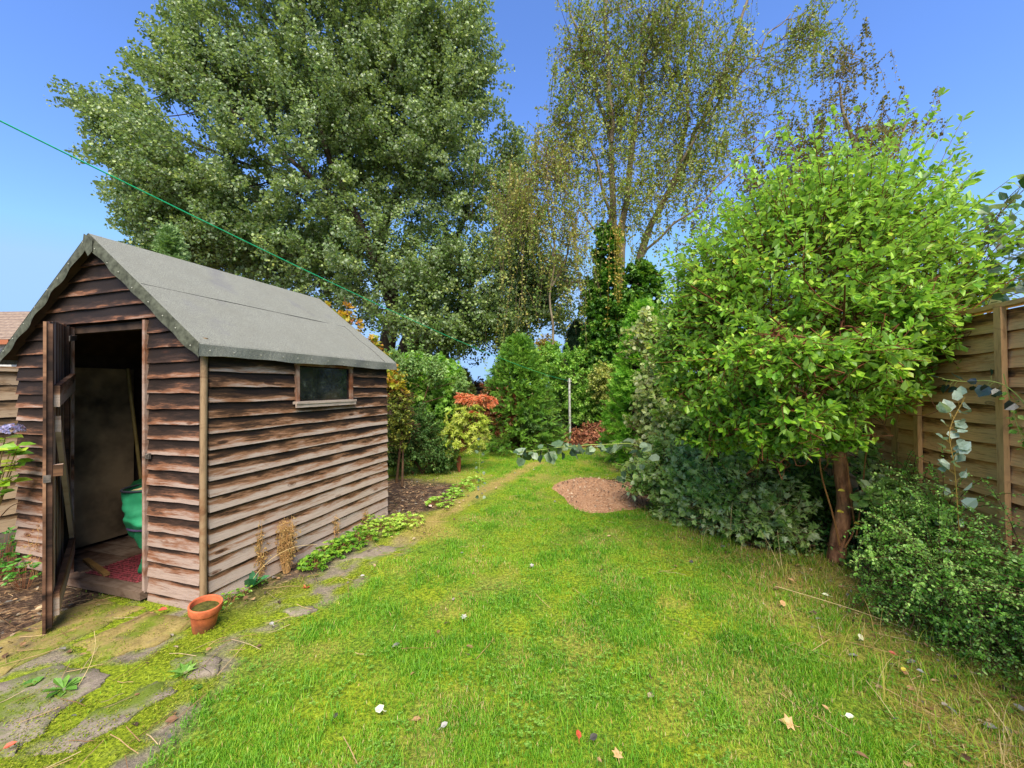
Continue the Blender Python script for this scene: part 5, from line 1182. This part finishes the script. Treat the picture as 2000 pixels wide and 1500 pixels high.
# ---- the big light green shrub-tree on the right
FX = lambda y: 1.95 + .30 * y      # fence line
def big_shrub():
    b = G(1632, 1098); b[2] = -.03; Y = b[1]
    root = thing("laurel_tree", b, "large rounded shrub tree with glossy lime green leaves and reddish trunk", "tree")
    q = lambda x, y, d=0: P(x, y, Y + d)
    Lb = [limb([b, q(1638, 1050), q(1650, 980), q(1640, 900, .01), q(1645, 810, .03), q(1640, 700, 0)], .060, .036, 40, .0)]
    cen = P(1640, 640, Y)
    tips = [(1350, 560, -.3), (1450, 420, .2), (1560, 330, .3), (1700, 300, 0), (1830, 380, -.2), (1880, 520, -.4), (1500, 620, -.8), (1650, 560, -.9), (1760, 620, -.7), (1400, 720, 0), (1340, 660, .4), (1600, 450, .8), (1500, 500, .7), (1780, 480, .3), (1450, 800, -.3), (1560, 780, -.6)]
    for x, y, d in tips:
        Lb.append(limb([q(1648, 790 + rng.normal() * 20, .02), (q(1650, 760) * .5 + q(x, y, d) * .5), q(x, y, d)], .015, .004, 16, .04))
    trunk_obj(Lb[:1], barkmat("laurel_bark", '#4a2418', '#c08a64', 20, .35, 1.0), root, 14)
    s = Y / F
    ells = [(*q(1600, 560, 0), 310 * s, .95, 260 * s), (*q(1450, 660, .1), 175 * s, .8, 170 * s), (*q(1740, 580, -.1), 180 * s, .75, 190 * s), (*q(1620, 430, .1), 215 * s, .7, 125 * s), (*q(1430, 770, -.1), 110 * s, .5, 70 * s), (*q(1400, 560, .2), 130 * s, .6, 130 * s), (*q(1800, 600, -.2), 120 * s, .5, 100 * s)]
    st, d, L = ell_sprays(ells, 2500, .55, .25, .35, 2.0, .27, (.25, .5), pw=.7)
    # drooping lower pads and long upright whips
    pads = [(1480, 830, -.5, 60, 36), (1560, 810, -.7, 70, 40), (1640, 800, -.6, 60, 50), (1470, 760, -.4, 90, 50), (1720, 770, -.5, 80, 45), (1640, 860, -.45, 36, 40), (1560, 850, -.6, 50, 36), (1420, 800, -.2, 90, 45), (1380, 700, -.1, 90, 60), (1340, 760, .1, 80, 50), (1400, 860, -.1, 70, 35), (1500, 870, -.45, 50, 26), (1310, 700, .4, 60, 70), (1830, 660, -.6, 90, 50), (1790, 600, -.7, 90, 60), (1900, 600, -.5, 50, 50), (1820, 720, -.5, 70, 30), (1400, 740, .1, 70, 50), (1340, 640, .3, 60, 90), (1880, 650, -.6, 60, 40), (1600, 700, -.8, 110, 60), (1500, 690, -.7, 100, 60), (1700, 690, -.8, 90, 50)]
    for x, y, dd, rx, rz in pads:
        a, b_, c = ell_sprays([(*q(x, y, dd), rx * s, .22, rz * s)], int(10 + rx * rz * .009), .3, -.15, .5, lenr=(.15, .35)); st = np.concatenate([st, a]); d = np.concatenate([d, b_]); L = np.concatenate([L, c])
    tp = [(1495, 245), (1530, 215), (1600, 205), (1655, 215), (1700, 235), (1745, 240), (1790, 190), (1830, 175), (1890, 215), (1868, 270), (1440, 300), (1400, 350), (1370, 380), (1330, 430), (1310, 480), (1285, 560), (1900, 300), (1905, 360), (1560, 230), (1620, 230), (1680, 210), (1730, 215), (1770, 230), (1850, 330), (1465, 280), (1910, 440), (1900, 500), (1930, 560), (1940, 620), (1920, 660), (1310, 620), (1290, 660), (1300, 720)]
    ws, wd, wL = [], [], []
    for x, y in tp:
        for k in range(3):
            e = q(x + rng.normal() * 12, y + rng.normal() * 14 + k * 30, rng.normal() * .25); st0 = e * .55 + (cen + rng.normal(size=3) * .15) * .45; v = e - st0; ln = np.linalg.norm(v); ws.append(st0 + v * .3); wd.append(v / ln); wL.append(ln * .7)
    st = np.concatenate([st, ws]); d = np.concatenate([d, wd]); L = np.concatenate([L, wL])
    Pn = spray_pts(st, d, L, -.02 + .08 * rng.random(len(st)), 6)
    ok = (Pn[:, -1, 0] < FX(Pn[:, -1, 1]) - .03) | (Pn[:, -1, 2] > 1.85)
    Pn = Pn[ok]; st = st[ok]
    mb = MB(); leaf_on(Pn, 18, .050, .75, .55, .05, .004, 1.3, .1, .4, 1.05, T_OB, mb)
    mb.build("crown", leafmat("laurel_leaf", ['#44701a', '#669a24', '#86b430', '#a6ca46', '#ccc83c'], .38, .38, under='#94b85c', spec=.5), root)
    tw = MB(); tubes(tw, Pn, np.tile(np.linspace(.0028, .0012, 6), (len(Pn), 1)), 4)
    Bp, Br = connect(st, [l_[0] for l_ in Lb], .04, (.016, .0017), 5); tubes(tw, Bp, Br, 4)
    for Pq, R in Lb[1:]: tubes(tw, Pq, R, 7)
    # dense inner twiggery
    a, b_, c = ell_sprays([(*q(1640, 600, 0), 210 * s, .6, 160 * s)], 1100, .1, .5, .7, lenr=(.2, .45)); Pi = spray_pts(a, b_, c, .05, 5); tubes(tw, Pi, np.tile(np.linspace(.0022, .001, 5), (len(Pi), 1)), 3)
    tw.build("branches", TWR, root, smooth=True)
    smt = plain("sucker", '#9a6c3c', .7, '#7a4c2c', 20)
    for pts, r in [([(1640, 1065), (1625, 1000), (1605, 930), (1600, 880)], .007), ([(1650, 1070), (1668, 1030), (1660, 960), (1655, 900)], .007), ([(1672, 1050), (1682, 980), (1690, 900), (1700, 830)], .006)]:
        mb = MB(); tubes(mb, poly([q(x, y, -.08) for x, y in pts], 16), np.linspace(r, r * .6, 16), 6); mb.build("sucker", smt, root, smooth=True)
    mb = MB(); pp = np.array([q(1650, 958, -.1), q(1672, 982, -.1), q(1648, 1000, -.1), q(1668, 1022, -.1)]); leaves(mb, T_OV, pp, np.array([[-1, 0, 0], [1, 0, -.1], [-1, 0, .1], [1, 0, -.1]]) * 1., np.tile([0, -.5, 1.], (4, 1)), np.full(4, .05), np.array([.9, .6, .5, 1.])); mb.build("sucker_leaf", LYE, root)
big_shrub()

# ---- understorey right: poplar suckers, rhododendron, honeysuckle
SIL = leafmat("poplar_sucker", ['#547028', '#789444', '#a2b46c', '#c4ca98'], .35, .5, under='#c4c89c', spec=.35)
SILD = leafmat("poplar_dark", ['#567c38', '#7ea450', '#a8c474', '#ccdca4'], .45, .5, under='#c4d0a4', spec=.35)
b = g0(1330, 985, 4.3)
mass("poplar_bush", "silvery grey green poplar suckers left of the big shrub", "shrub", g0(1300, 960, 5.0), [E_px(1275, 800, 5.0, 55, .5, 130), E_px(1300, 700, 5.2, 50, .45, 110), E_px(1320, 860, 4.8, 70, .5, 90), E_px(1262, 640, 5.3, 20, .25, 60)], 560, 20, .058, SIL, T_RD, stemset(g0(1300, 960, 5.0), [P(1270, 760, 5.), P(1300, 700, 5.1), P(1320, 820, 4.9), P(1262, 620, 5.3)], .012, .005), (.25, .6), .35, .6, .3, nf=2, thr=.28, wid=1.0)
mass("poplar_bush", "darker green poplar suckers spilling onto the lawn by the soil mound", "shrub", g0(1340, 1000, 4.1), [E_px(1300, 910, 4.1, 70, .4, 75), E_px(1380, 960, 3.8, 90, .4, 80), E_px(1330, 990, 3.9, 60, .3, 40), E_px(1250, 920, 4.3, 30, .3, 30)], 560, 17, .05, SILD, T_RD, stemset(g0(1340, 1000, 4.1), [P(1300, 900, 4.1), P(1380, 920, 3.9), P(1260, 900, 4.2), P(1420, 960, 3.8)], .010, .004), (.2, .5), .3, .4, .4, nf=3, thr=.26)
mass("poplar_bush", "grey green poplar suckers at the front of the shade left of the trunk", "shrub", g0(1480, 1070, 3.25), [E_px(1450, 960, 3.3, 85, .3, 100), E_px(1530, 1000, 3.15, 70, .25, 75), E_px(1390, 960, 3.5, 60, .3, 90), E_px(1460, 880, 3.5, 70, .3, 50)], 420, 14, .05, SILD, T_LO, stemset(g0(1480, 1070, 3.25), [P(1440, 960, 3.3), P(1510, 1000, 3.2), P(1400, 990, 3.5)], .008, .003), (.15, .4), .3, .5, .4)
RHO = leafmat("rhododendron", ['#446a24', '#688c38', '#90b054', '#b4c87c'], .4, .45, spec=.4)
mass("rhododendron_bush", "dark evergreen bush with long leaves in the shade behind the trunk", "shrub", g0(1540, 1010, 3.9), [E_px(1540, 940, 3.8, 120, .45, 85), E_px(1450, 880, 4.2, 110, .5, 90), E_px(1360, 840, 4.6, 90, .5, 90), E_px(1640, 960, 3.7, 60, .3, 80)], 620, 16, .085, RHO, T_LA, stemset(g0(1540, 1010, 3.9), [P(1540, 920, 3.8), P(1460, 880, 4.1), P(1380, 850, 4.5), P(1640, 950, 3.7)], .014, .006), (.2, .4), .3, .6, .3, wid=1.5, clipf=lambda p: p[:, 0] < FX(p[:, 1]) - .03)
mass("ivy_patch", "ivy and bramble leaves creeping at the foot of the reddish trunk", "ivy", g0(1590, 1075, 3.1), [E_px(1580, 1040, 3.25, 90, .3, 45), E_px(1660, 1080, 2.95, 50, .2, 30), E_px(1700, 1020, 3.1, 60, .2, 60), E_px(1480, 1050, 3.4, 60, .2, 30)], 300, 13, .034, leafmat("bramble", ['#345c1e', '#54843a', '#80ac54', '#a8c478'], .3, .45), T_OV, stemset(g0(1590, 1075, 3.1), [P(1580, 1040, 3.2), P(1690, 1030, 3.1)], .005, .003), (.1, .25), .2, .4, .5, clipf=lambda p: p[:, 0] < FX(p[:, 1]) - .03)
mass("poplar_bush", "dark green poplar suckers at the foot of the tan fence right of the trunk", "shrub", g0(1770, 1040, 2.65), [E_px(1740, 960, 2.75, 60, .15, 60), E_px(1820, 985, 2.45, 60, .15, 36), E_px(1700, 900, 2.95, 34, .12, 50)], 110, 11, .05, SILD, T_RD, stemset(g0(1770, 1040, 2.65), [P(1740, 930, 2.75), P(1820, 960, 2.45), P(1700, 880, 2.95)], .005, .002, .03), (.12, .3), .2, .4, .5, clipf=lambda p: p[:, 0] < FX(p[:, 1]) - .03)
# second, dark stem behind the trunk
b = g0(1688, 1060, 3.15); mb = MB(); tubes(mb, poly([b, P(1692, 1000, 3.15), P(1680, 930, 3.2), P(1690, 820, 3.2)], 20), np.linspace(.022, .014, 20), 8); o = mb.build("bare_stem", BKD, smooth=True); recenter(o, b); tag(o, "thin dark bare stem just right of the reddish trunk", "tree stem")

def shoot(name, label, cat, pts, lv, mat, tm, n, r=.004, stem=None, droop=.5, along=.35, spread=1., face=.5, t0=.2, group=None, hang_down=False, wid=1.05, loose=0.):
    """one leafy shoot along explicit points"""
    Pn = poly(pts, 26); root = thing(name, Pn[0], label, cat, group)
    mb = MB(); tubes(mb, Pn, np.linspace(r, r * .4, 26), 6)
    lf = MB(); t = np.linspace(t0, .99, n) + rng.normal(size=n) * .03; t = np.clip(t, 0, 1); f = t * 25; i = np.minimum(f.astype(int), 24)
    p = Pn[i]; T = norm(Pn[i + 1] - Pn[i]); side = norm(np.cross(T, [0, 0, 1.] if abs(T[0, 2]) < .8 else [0, 1., 0])) * np.where(np.arange(n) % 2, 1, -1)[:, None]
    ax = norm(T * along + side * spread * rng.uniform(.3, 1, (n, 1)) + np.array([0, 0, -droop]) + unit(n) * .35)
    pet = (lv * .55 * rng.uniform(.3, 1.4, (n, 1))) if loose else lv * .55; ax = norm(ax + unit(n) * .7 * loose); q = p + ax * pet
    nr = norm(np.array([0, -.5, 1.]) * face + unit(n) * .8)
    tubes(mb, np.stack([p, (p + q) / 2 + [0, 0, .004], q], 1), np.full((n, 3), .0009), 3)
    leaves(lf, tm, q, ax, nr, lv * rng.uniform(.5, 1.15, n), rng.random(n), np.full(n, wid))
    lf.build("foliage", mat, root); mb.build("stem", stem or plain("green_stem", '#8a9a4c', .6), root, smooth=True)
    return root
POPD = leafmat("poplar_blue", ['#263a28', '#40583e', '#5e7656', '#86987a'], .25, .45, under='#84947c', spec=.4)
shoot("poplar_shoot", "long horizontal poplar branch with blue grey leaves reaching over the lawn", "branch", [P(1300, 925, 3.5), P(1250, 872, 3.3), P(1180, 868, 3.1), P(1110, 872, 3.0), P(1060, 878, 2.95), P(1015, 884, 2.9)], .088, POPD, T_RD, 52, .004, droop=.45, along=.3, spread=1.0, face=.5, loose=1.)
shoot("poplar_shoot", "drooping poplar twig with dark leaves left of the soil mound's end", "branch", [P(1290, 900, 3.6), P(1225, 905, 3.5), P(1215, 935, 3.5), P(1235, 965, 3.5)], .055, POPD, T_RD, 14, .003, droop=.8)
shoot("poplar_sapling", "slender young poplar stem with grey leaves standing on the lawn edge", "sapling", [G(938, 985), P(940, 940, 4.45), P(936, 900, 4.45), P(942, 855, 4.45)], .045, POPD, T_RD, 18, .003, t0=.1, droop=.2)
shoot("poplar_shoot", "silver leaved poplar shoot standing against the tan fence", "sapling", [g0(1880, 1000, 2.15), P(1868, 960, 2.12), P(1862, 900, 2.1), P(1855, 840, 2.1), P(1885, 775, 2.1)], .066, leafmat("silver_leaf", ['#8aa490', '#aabeb0', '#ccd8cc'], .2, .4, under='#a8bcac', spec=.6), T_OV, 42, .003, plain("yellow_stem", '#a88a44', .6), droop=.0, along=.5, face=.7, t0=.15, wid=1.3)
shoot("poplar_shoot", "dark leaved poplar spray hanging against the fence below the shrub", "branch", [P(2030, 830, 1.9), P(1985, 770, 1.95), P(1940, 745, 2.0), P(1880, 745, 2.1), P(1840, 740, 2.15)], .055, leafmat("blackish_leaf", ['#12211c', '#20342c', '#324a3e'], .1, .3, spec=.7), T_RD, 16, .003, droop=.5)
for k, (pts, lab) in enumerate([([P(1860, 560, 2.5), P(1920, 500, 2.45), P(1960, 400, 2.4), P(2010, 350, 2.35)], "uppermost poplar spray with dark leaves at the right edge of the sky"), ([P(1830, 620, 2.6), P(1900, 560, 2.5), P(1960, 510, 2.4), P(2020, 480, 2.3)], "poplar spray with slate green leaves between two others above the fence"), ([P(1800, 640, 2.5), P(1880, 500, 2.45), P(1940, 430, 2.4), P(2000, 370, 2.35), P(2040, 330, 2.3)], "poplar branch with toothed dark leaves crossing the sky at the right edge"),
             ([P(1820, 640, 2.4), P(1900, 540, 2.35), P(1960, 470, 2.3), P(2020, 440, 2.25)], "lower poplar branch with dark leaves against the sky at right edge"),
             ([P(1850, 640, 2.3), P(1930, 580, 2.2), P(1980, 545, 2.15), P(2030, 520, 2.1)], "poplar branch with hanging dark leaves just above the fence top")]):
    shoot("poplar_shoot", lab, "branch", pts, .078, leafmat("sky_poplar%d" % k, ['#26402c', '#3c5a3a', '#587848'], .3, .35, under='#7c8c80', spec=.6), T_LO if k % 2 else T_RD, 26, .0035, TWR, droop=.35, t0=.2)
# trailing vine on the fence at the right edge
shoot("trailing_vine", "small leaved vine trailing down the fence at the right edge", "vine", [P(1960, 730, 2.0), P(1975, 790, 1.98), P(1990, 840, 1.95), P(2010, 880, 1.9)], .03, LG, T_OV, 36, .002, droop=.1, face=.9)
b = g0(2000, 960, 1.9)

# ---- clipped small-leaved shrub bottom right
def cotoneaster():
    base = np.array([2.72, 2.15, 0.])
    root = thing("cotoneaster_bush", base, "spreading bush of tiny bright green leaves against the fence", "shrub")
    ells = [(2.55, 2.35, .40, .36, .5, .42), (2.40, 1.85, .34, .38, .42, .38), (2.3, 1.45, .26, .34, .35, .34), (2.65, 2.75, .40, .35, .4, .32), (2.75, 2.1, .55, .28, .6, .30), (2.5, 1.5, .45, .3, .45, .32), (2.38, 2.55, .22, .25, .35, .25), (2.2, 2.05, .2, .24, .4, .24), (2.75, 2.45, .72, .3, .5, .26), (2.1, 2.35, .16, .2, .25, .18)]
    st, d, L = ell_sprays(ells, 1900, .5, .15, .35, 3.5, .30, (.18, .45), .03, pw=.6)
    d = norm(d + np.array([-.35, -.2, 0])); k = 420; e = rng.integers(0, len(ells), k); c0 = np.array([ells[i][:3] for i in e]) + [0, 0, .1]
    st = np.concatenate([st, c0]); d = np.concatenate([d, norm(np.stack([rng.uniform(-1.1, .1, k), rng.uniform(-1, .5, k), rng.uniform(.35, .9, k)], 1))]); L = np.concatenate([L, rng.uniform(.5, .8, k)])
    Pn = spray_pts(st, d, L, .38, 6)
    ok = (Pn[:, :, 0] < FX(Pn[:, :, 1]) - .04).all(1) & ((Pn[:, :, 0] > .90 * Pn[:, :, 1] - rng.random(len(Pn))[:, None] ** 2 * .22) | (Pn[:, :, 1] < 2.1)).all(1); Pn = Pn[ok]; st = st[ok]
    Pn[:, :, 2] = np.maximum(Pn[:, :, 2], .015)
    mb = MB(); leaf_on(Pn, 52, .0140, 1.0, .5, 0., .006, 1.2, .03, .65, 1.1, T_OV, mb)
    # short side twigs
    mb.build("foliage", leafmat("coto_leaf", ['#5a9430', '#80bc48', '#acd86c', '#d0ea9c'], .45, .5, under='#9cc480', spec=.4), root)
    tw = MB(); tubes(tw, Pn, np.tile(np.linspace(.0022, .001, 6), (len(Pn), 1)), 3)
    Lb = [limb([base, (base + np.array(e[:3])) / 2 + [0, 0, .1], np.array(e[:3])], .012, .005, 12) for e in ells]
    for Pq, R in Lb: tubes(tw, Pq, R, 6)
    Bp, Br = connect(st, [l_[0] for l_ in Lb], .05, (.006, .001), 5); tubes(tw, Bp, Br, 4); tw.build("stems", TW, root, smooth=True)
cotoneaster()

# ---- plants beside the shed
def rosette_cover(name, label, cat, cells, n, size, mat, h=.10, tm=T_LO):
    b = g0(*cells[0][:2]); root = thing(name, b, label, cat); lf = MB(); sm = MB()
    for x, y, r, k in cells:
        c = g0(x, y); kk = int(n * k); a = rng.random(kk) * 6.28; rr = np.sqrt(rng.random(kk)) * r; hh = h * (.35 + .75 * rng.random(kk)) * (1 - .5 * (rr / r) ** 2)
        tp = c + np.stack([np.cos(a) * rr, np.sin(a) * rr, hh], 1); bt = c + np.stack([np.cos(a) * rr * .45, np.sin(a) * rr * .45, np.zeros(kk)], 1)
        tubes(sm, np.stack([bt, (bt + tp) / 2 + [0, 0, .012], tp], 1), np.full((kk, 3), .0011), 3)
        ax = np.stack([np.cos(a), np.sin(a), np.full(kk, .1)], 1) + unit(kk) * .6
        # each leaf: three lobed leaflets
        for j in (-1, 0, 1):
            ang = j * .95; ca, sa = math.cos(ang), math.sin(ang); a2 = np.stack([ax[:, 0] * ca - ax[:, 1] * sa, ax[:, 0] * sa + ax[:, 1] * ca, ax[:, 2]], 1)
            leaves(lf, tm, tp, a2, np.tile([0, 0, 1.], (kk, 1)) + unit(kk) * .35, size * rng.uniform(.7, 1.2, kk), np.clip(rng.random(kk) * .6 + rng.random() * .4, 0, 1))
    lf.build("foliage", mat, root); sm.build("stems", plain(name + "_stem", '#8a5a3c', .7), root); return root
GER = leafmat("geranium_leaf", ['#3a6c1c', '#5c9028', '#8cb438', '#b4c850'], .35, .45)
rosette_cover("geranium_patch", "green lobed leaf ground cover along the shed's long wall", "ground cover plant", [(650, 1085, .13, 1), (615, 1110, .10, .8), (700, 1060, .16, 1.1), (670, 1075, .12, .7)], 75, .036, GER)
rosette_cover("geranium_patch", "lighter leafy ground cover by the shed's far bottom corner", "ground cover plant", [(745, 1040, .18, 1), (790, 1026, .2, 1), (725, 1030, .15, .7)], 80, .036, leafmat("geranium_light", ['#5a8c28', '#8cb43c', '#b8d058', '#c8d46c'], .35, .45))
rosette_cover("strawberry_row", "low light green leaves edging the bed behind the shed", "ground cover plant", [(860, 985, .16, .8), (885, 968, .16, .8), (905, 955, .16, .8), (925, 943, .16, .7)], 50, .042, leafmat("strawberry_leaf", ['#6c9c30', '#98c048', '#bcd868'], .35, .45), .07)
rosette_cover("weed_clump", "leafy green weeds growing left of the shed door", "weeds", [(20, 1120, .12, .9), (45, 1150, .08, .6), (5, 1090, .16, 1), (-20, 1140, .2, 1)], 46, .034, leafmat("weed_leaf", ['#2e6420', '#4c8c30', '#7ab048'], .3, .45), .20, T_OV)
rosette_cover("weed_clump", "low green weeds right of the terracotta pot", "weeds", [(445, 1178, .07, .8), (470, 1160, .07, .7), (500, 1145, .06, .6), (430, 1195, .05, .5)], 30, .018, GER, .06, T_OV)
def dried(label, x, y, h, n, spread=.07):
    b = g0(x, y); root = thing("dried_weed", b, label, "dried weed"); mb = MB(); lf = MB()
    a = rng.random(n) * 6.28; top = b + np.stack([np.cos(a) * spread * rng.random(n), np.sin(a) * spread * rng.random(n), h * rng.uniform(.5, 1, n)], 1)
    bt = b + np.stack([np.cos(a), np.sin(a), a * 0], 1) * .02
    Pn = np.stack([bt + (top - bt) * t + (np.sin(t * 3) * .012) * unit(n) for t in np.linspace(0, 1, 6)], 1); tubes(mb, Pn, np.tile(np.linspace(.0016, .0008, 6), (n, 1)), 3)
    si = rng.integers(0, n, n * 9); t = rng.uniform(.25, 1, n * 9); f = t * 5; i = np.minimum(f.astype(int), 4); st = Pn[si, i] + (Pn[si, i + 1] - Pn[si, i]) * (f - i)[:, None]; d = norm(unit(n * 9) + [0, 0, .5]); L = rng.uniform(.02, .05, n * 9)
    S = spray_pts(st, d, L, .5, 4); tubes(mb, S, np.full((len(S), 4), .0007), 3); leaf_on(S, 6, .013, .8, .5, .4, .004, .4, 0, .5, .8, T_RH, lf)
    m_ = leafmat("dry_weed", ['#7a5430', '#a87c48', '#c8a468', '#8a8438'], .2, .7); lf.build("foliage", m_, root); mb.build("stems", plain("dry_stem", '#b08a58', .8), root)
dried("taller dried brown weed stalk against the shed boards nearest the corner", 505, 1135, .46, 34, .06)
dried("bushy dried brown weed just right of the tallest stalk by the shed", 560, 1118, .40, 60, .09)
dried("thin reddish dry stalks behind the green ground cover by the shed", 655, 1060, .26, 5, .05)
dried("small dry grass wisps at the shed's far end wall", 712, 1030, .18, 8, .05)
dried("dry straw coloured weed leaning on the shed wall left of the door", 75, 1125, .42, 9, .12)
def rosette(name, label, x, y, n, L, mat, tm=T_LA, up=.5, cat="weed", wid=1.6):
    b = g0(x, y); b[2] = hgt(b[None, :2])[0]; mb = MB(); a = np.arange(n) * 2.4 + rng.random(n) * .4; ax = np.stack([np.cos(a), np.sin(a), up * rng.uniform(.2, 1.3, n)], 1)
    leaves(mb, tm, np.tile(b, (n, 1)) + [0, 0, .004], ax, np.tile([0, 0, 1.], (n, 1)) + unit(n) * .2, L * rng.uniform(.7, 1.1, n), rng.random(n), np.full(n, wid)); o = mb.build(name, mat); recenter(o, b); return tag(o, label, cat)
DAN = leafmat("dandelion", ['#4c7c28', '#6c9c38', '#90b454'], .35, .5)
rosette("dandelion_rosette", "dandelion rosette with upright leaves on the paving below the pot", 362, 1318, 13, .075, DAN, T_LO, .55, wid=.55)
rosette("plantain_rosette", "bright broad leaved weed rosette between slabs at lower left", 125, 1348, 12, .08, DAN, T_OB, .45, wid=.62)
rosette("seedling_weed", "small pale weed at the lawn edge under the dandelion", 385, 1345, 6, .03, DAN, T_OV, .3)
rosette("seedling_weed", "single weed seedling in the cracks at the far lower left", 60, 1340, 7, .04, DAN, T_OV, .4)
rosette("doorstep_weed", "tiny green weed under the shed door sill", 148, 1140, 8, .03, DAN, T_OV, .7)
# foxglove-like broad leaves by the shed corner and a red seedling
rosette("dock_leaf", "broad blue green leaf standing by the shed's corner boards", 490, 1150, 4, .13, leafmat("dock", ['#2e6c48', '#4c8c5c'], .3, .4), T_OV, 1.6, wid=1.1)
rosette("red_seedling", "tiny red leaved seedling in front of the ground cover", 597, 1150, 6, .032, leafmat("red_seed", ['#8c1c2c', '#b43a3c', '#c86a34'], .3, .4), T_LA, .9)
# arching straw stem over the paving
def stalk(label, pts, r=.0016, mat=plain("straw", '#c8b07c', .8)):
    Pn = poly(pts, 18); mb = MB(); tubes(mb, Pn, np.linspace(r, r * .5, 18), 4); o = mb.build("straw_stem", mat, smooth=True); recenter(o, Pn[0]); tag(o, label, "straw stem")
gz = lambda x, y, z=0: G(x, y, z)
stalk("curved pale straw stem rising from the weed on the paving", [gz(150, 1345), P(175, 1300, 1.80), P(186, 1260, 1.82), P(184, 1232, 1.84)])
stalk("long straw stem lying on the bank below the reddish trunk", [gz(1515, 1145, .02), gz(1600, 1170, .04), gz(1680, 1195, .03), gz(1790, 1235, .02)], .0028)
stalk("straight straw stem lying in the lawn at the lower right", [gz(1692, 1330, .02), gz(1720, 1365, .04), gz(1746, 1402, .02)], .0022)
stalk("bent dry stem rising among the suckers left of the trunk", [gz(1490, 1060), P(1505, 1010, 3.1), P(1535, 985, 3.1), P(1578, 1003, 3.1)], .0028)
stalk("upright pale stem in the dark bushes left of the trunk", [gz(1425, 1058), P(1428, 1010, 3.2), P(1430, 980, 3.2)], .0028)
stalk("thin straw stem slanting up at the edge of the dark bushes", [gz(1528, 1118), P(1505, 1070, 2.9), P(1486, 1036, 2.9)], .0022)
stalk("second slanting straw stem right of another near the trunk", [gz(1528, 1116, .0), P(1523, 1075, 2.92), P(1518, 1035, 2.92)], .0022)
stalk("straw stem bowing over the dried weeds beside the shed", [gz(480, 1150), P(520, 1100, 2.7), P(570, 1070, 2.75), P(620, 1063, 2.8)], .0018)

# ---- hydrangea at the far left
def hydrangea():
    b = g0(-30, 1010, 2.9); root = thing("hydrangea", b, "hydrangea with large yellow green leaves and faded blue flower head", "shrub")
    lf = MB(); sm = MB(); tips = [(20, 880), (5, 915), (30, 900), (10, 855), (-10, 940), (35, 870), (-20, 880), (22, 930), (-40, 900), (-60, 860), (-50, 950), (0, 960)]
    for x, y in tips:
        t = P(x, y, 2.72 + rng.normal() * .06); Pn = poly([b, (b + t) / 2 + [0, 0, .1], t], 8); tubes(sm, Pn, np.linspace(.005, .003, 8), 5)
        k = 5; a = rng.random(k) * 6.28; ax = np.stack([np.cos(a), np.sin(a), np.full(k, .05)], 1); leaves(lf, T_OV, np.tile(t, (k, 1)) - [0, 0, .01] * np.arange(k)[:, None], ax, np.tile([0, -.3, 1.], (k, 1)) + unit(k) * .3, rng.uniform(.07, .11, k), rng.random(k), np.full(k, 1.2))
    lf.build("foliage", leafmat("hydrangea_leaf", ['#4c8424', '#86b432', '#b8d048', '#d0d468'], .4, .45), root); sm.build("stems", plain("hyd_stem", '#7a6c3c', .7), root)
    fl = MB(); c = P(22, 842, 2.7); k = 170; u = unit(k) * [1, 1, .7]; u[:, 2] = np.abs(u[:, 2]); ax = unit(k)
    for j in range(2): leaves(fl, T_OB, c + u * .062, np.cross(u, unit(k)) + u * .15, u, np.full(k, .017), rng.random(k), np.full(k, 1.8))
    fl.build("flower_head", leafmat("hyd_flower", ['#6a6aa0', '#8888c0', '#a8a4d0', '#8a6a80'], .3, .6), root)
hydrangea()
def twigs_left():
    mb = MB(); 
    for pts in [[gz(0, 1140), gz(40, 1150, .04), gz(88, 1158)], [gz(-20, 1190), gz(30, 1225, .03), gz(75, 1235)], [P(0, 1010, 2.3), P(20, 990, 2.3), P(42, 980, 2.3)]]: tubes(mb, poly(pts, 10), np.full(10, .003), 5)
    tag(mb.build("fallen_twigs", TW, smooth=True), "thin dead twigs lying on the soil left of the door", "twigs", kind="stuff")
twigs_left()
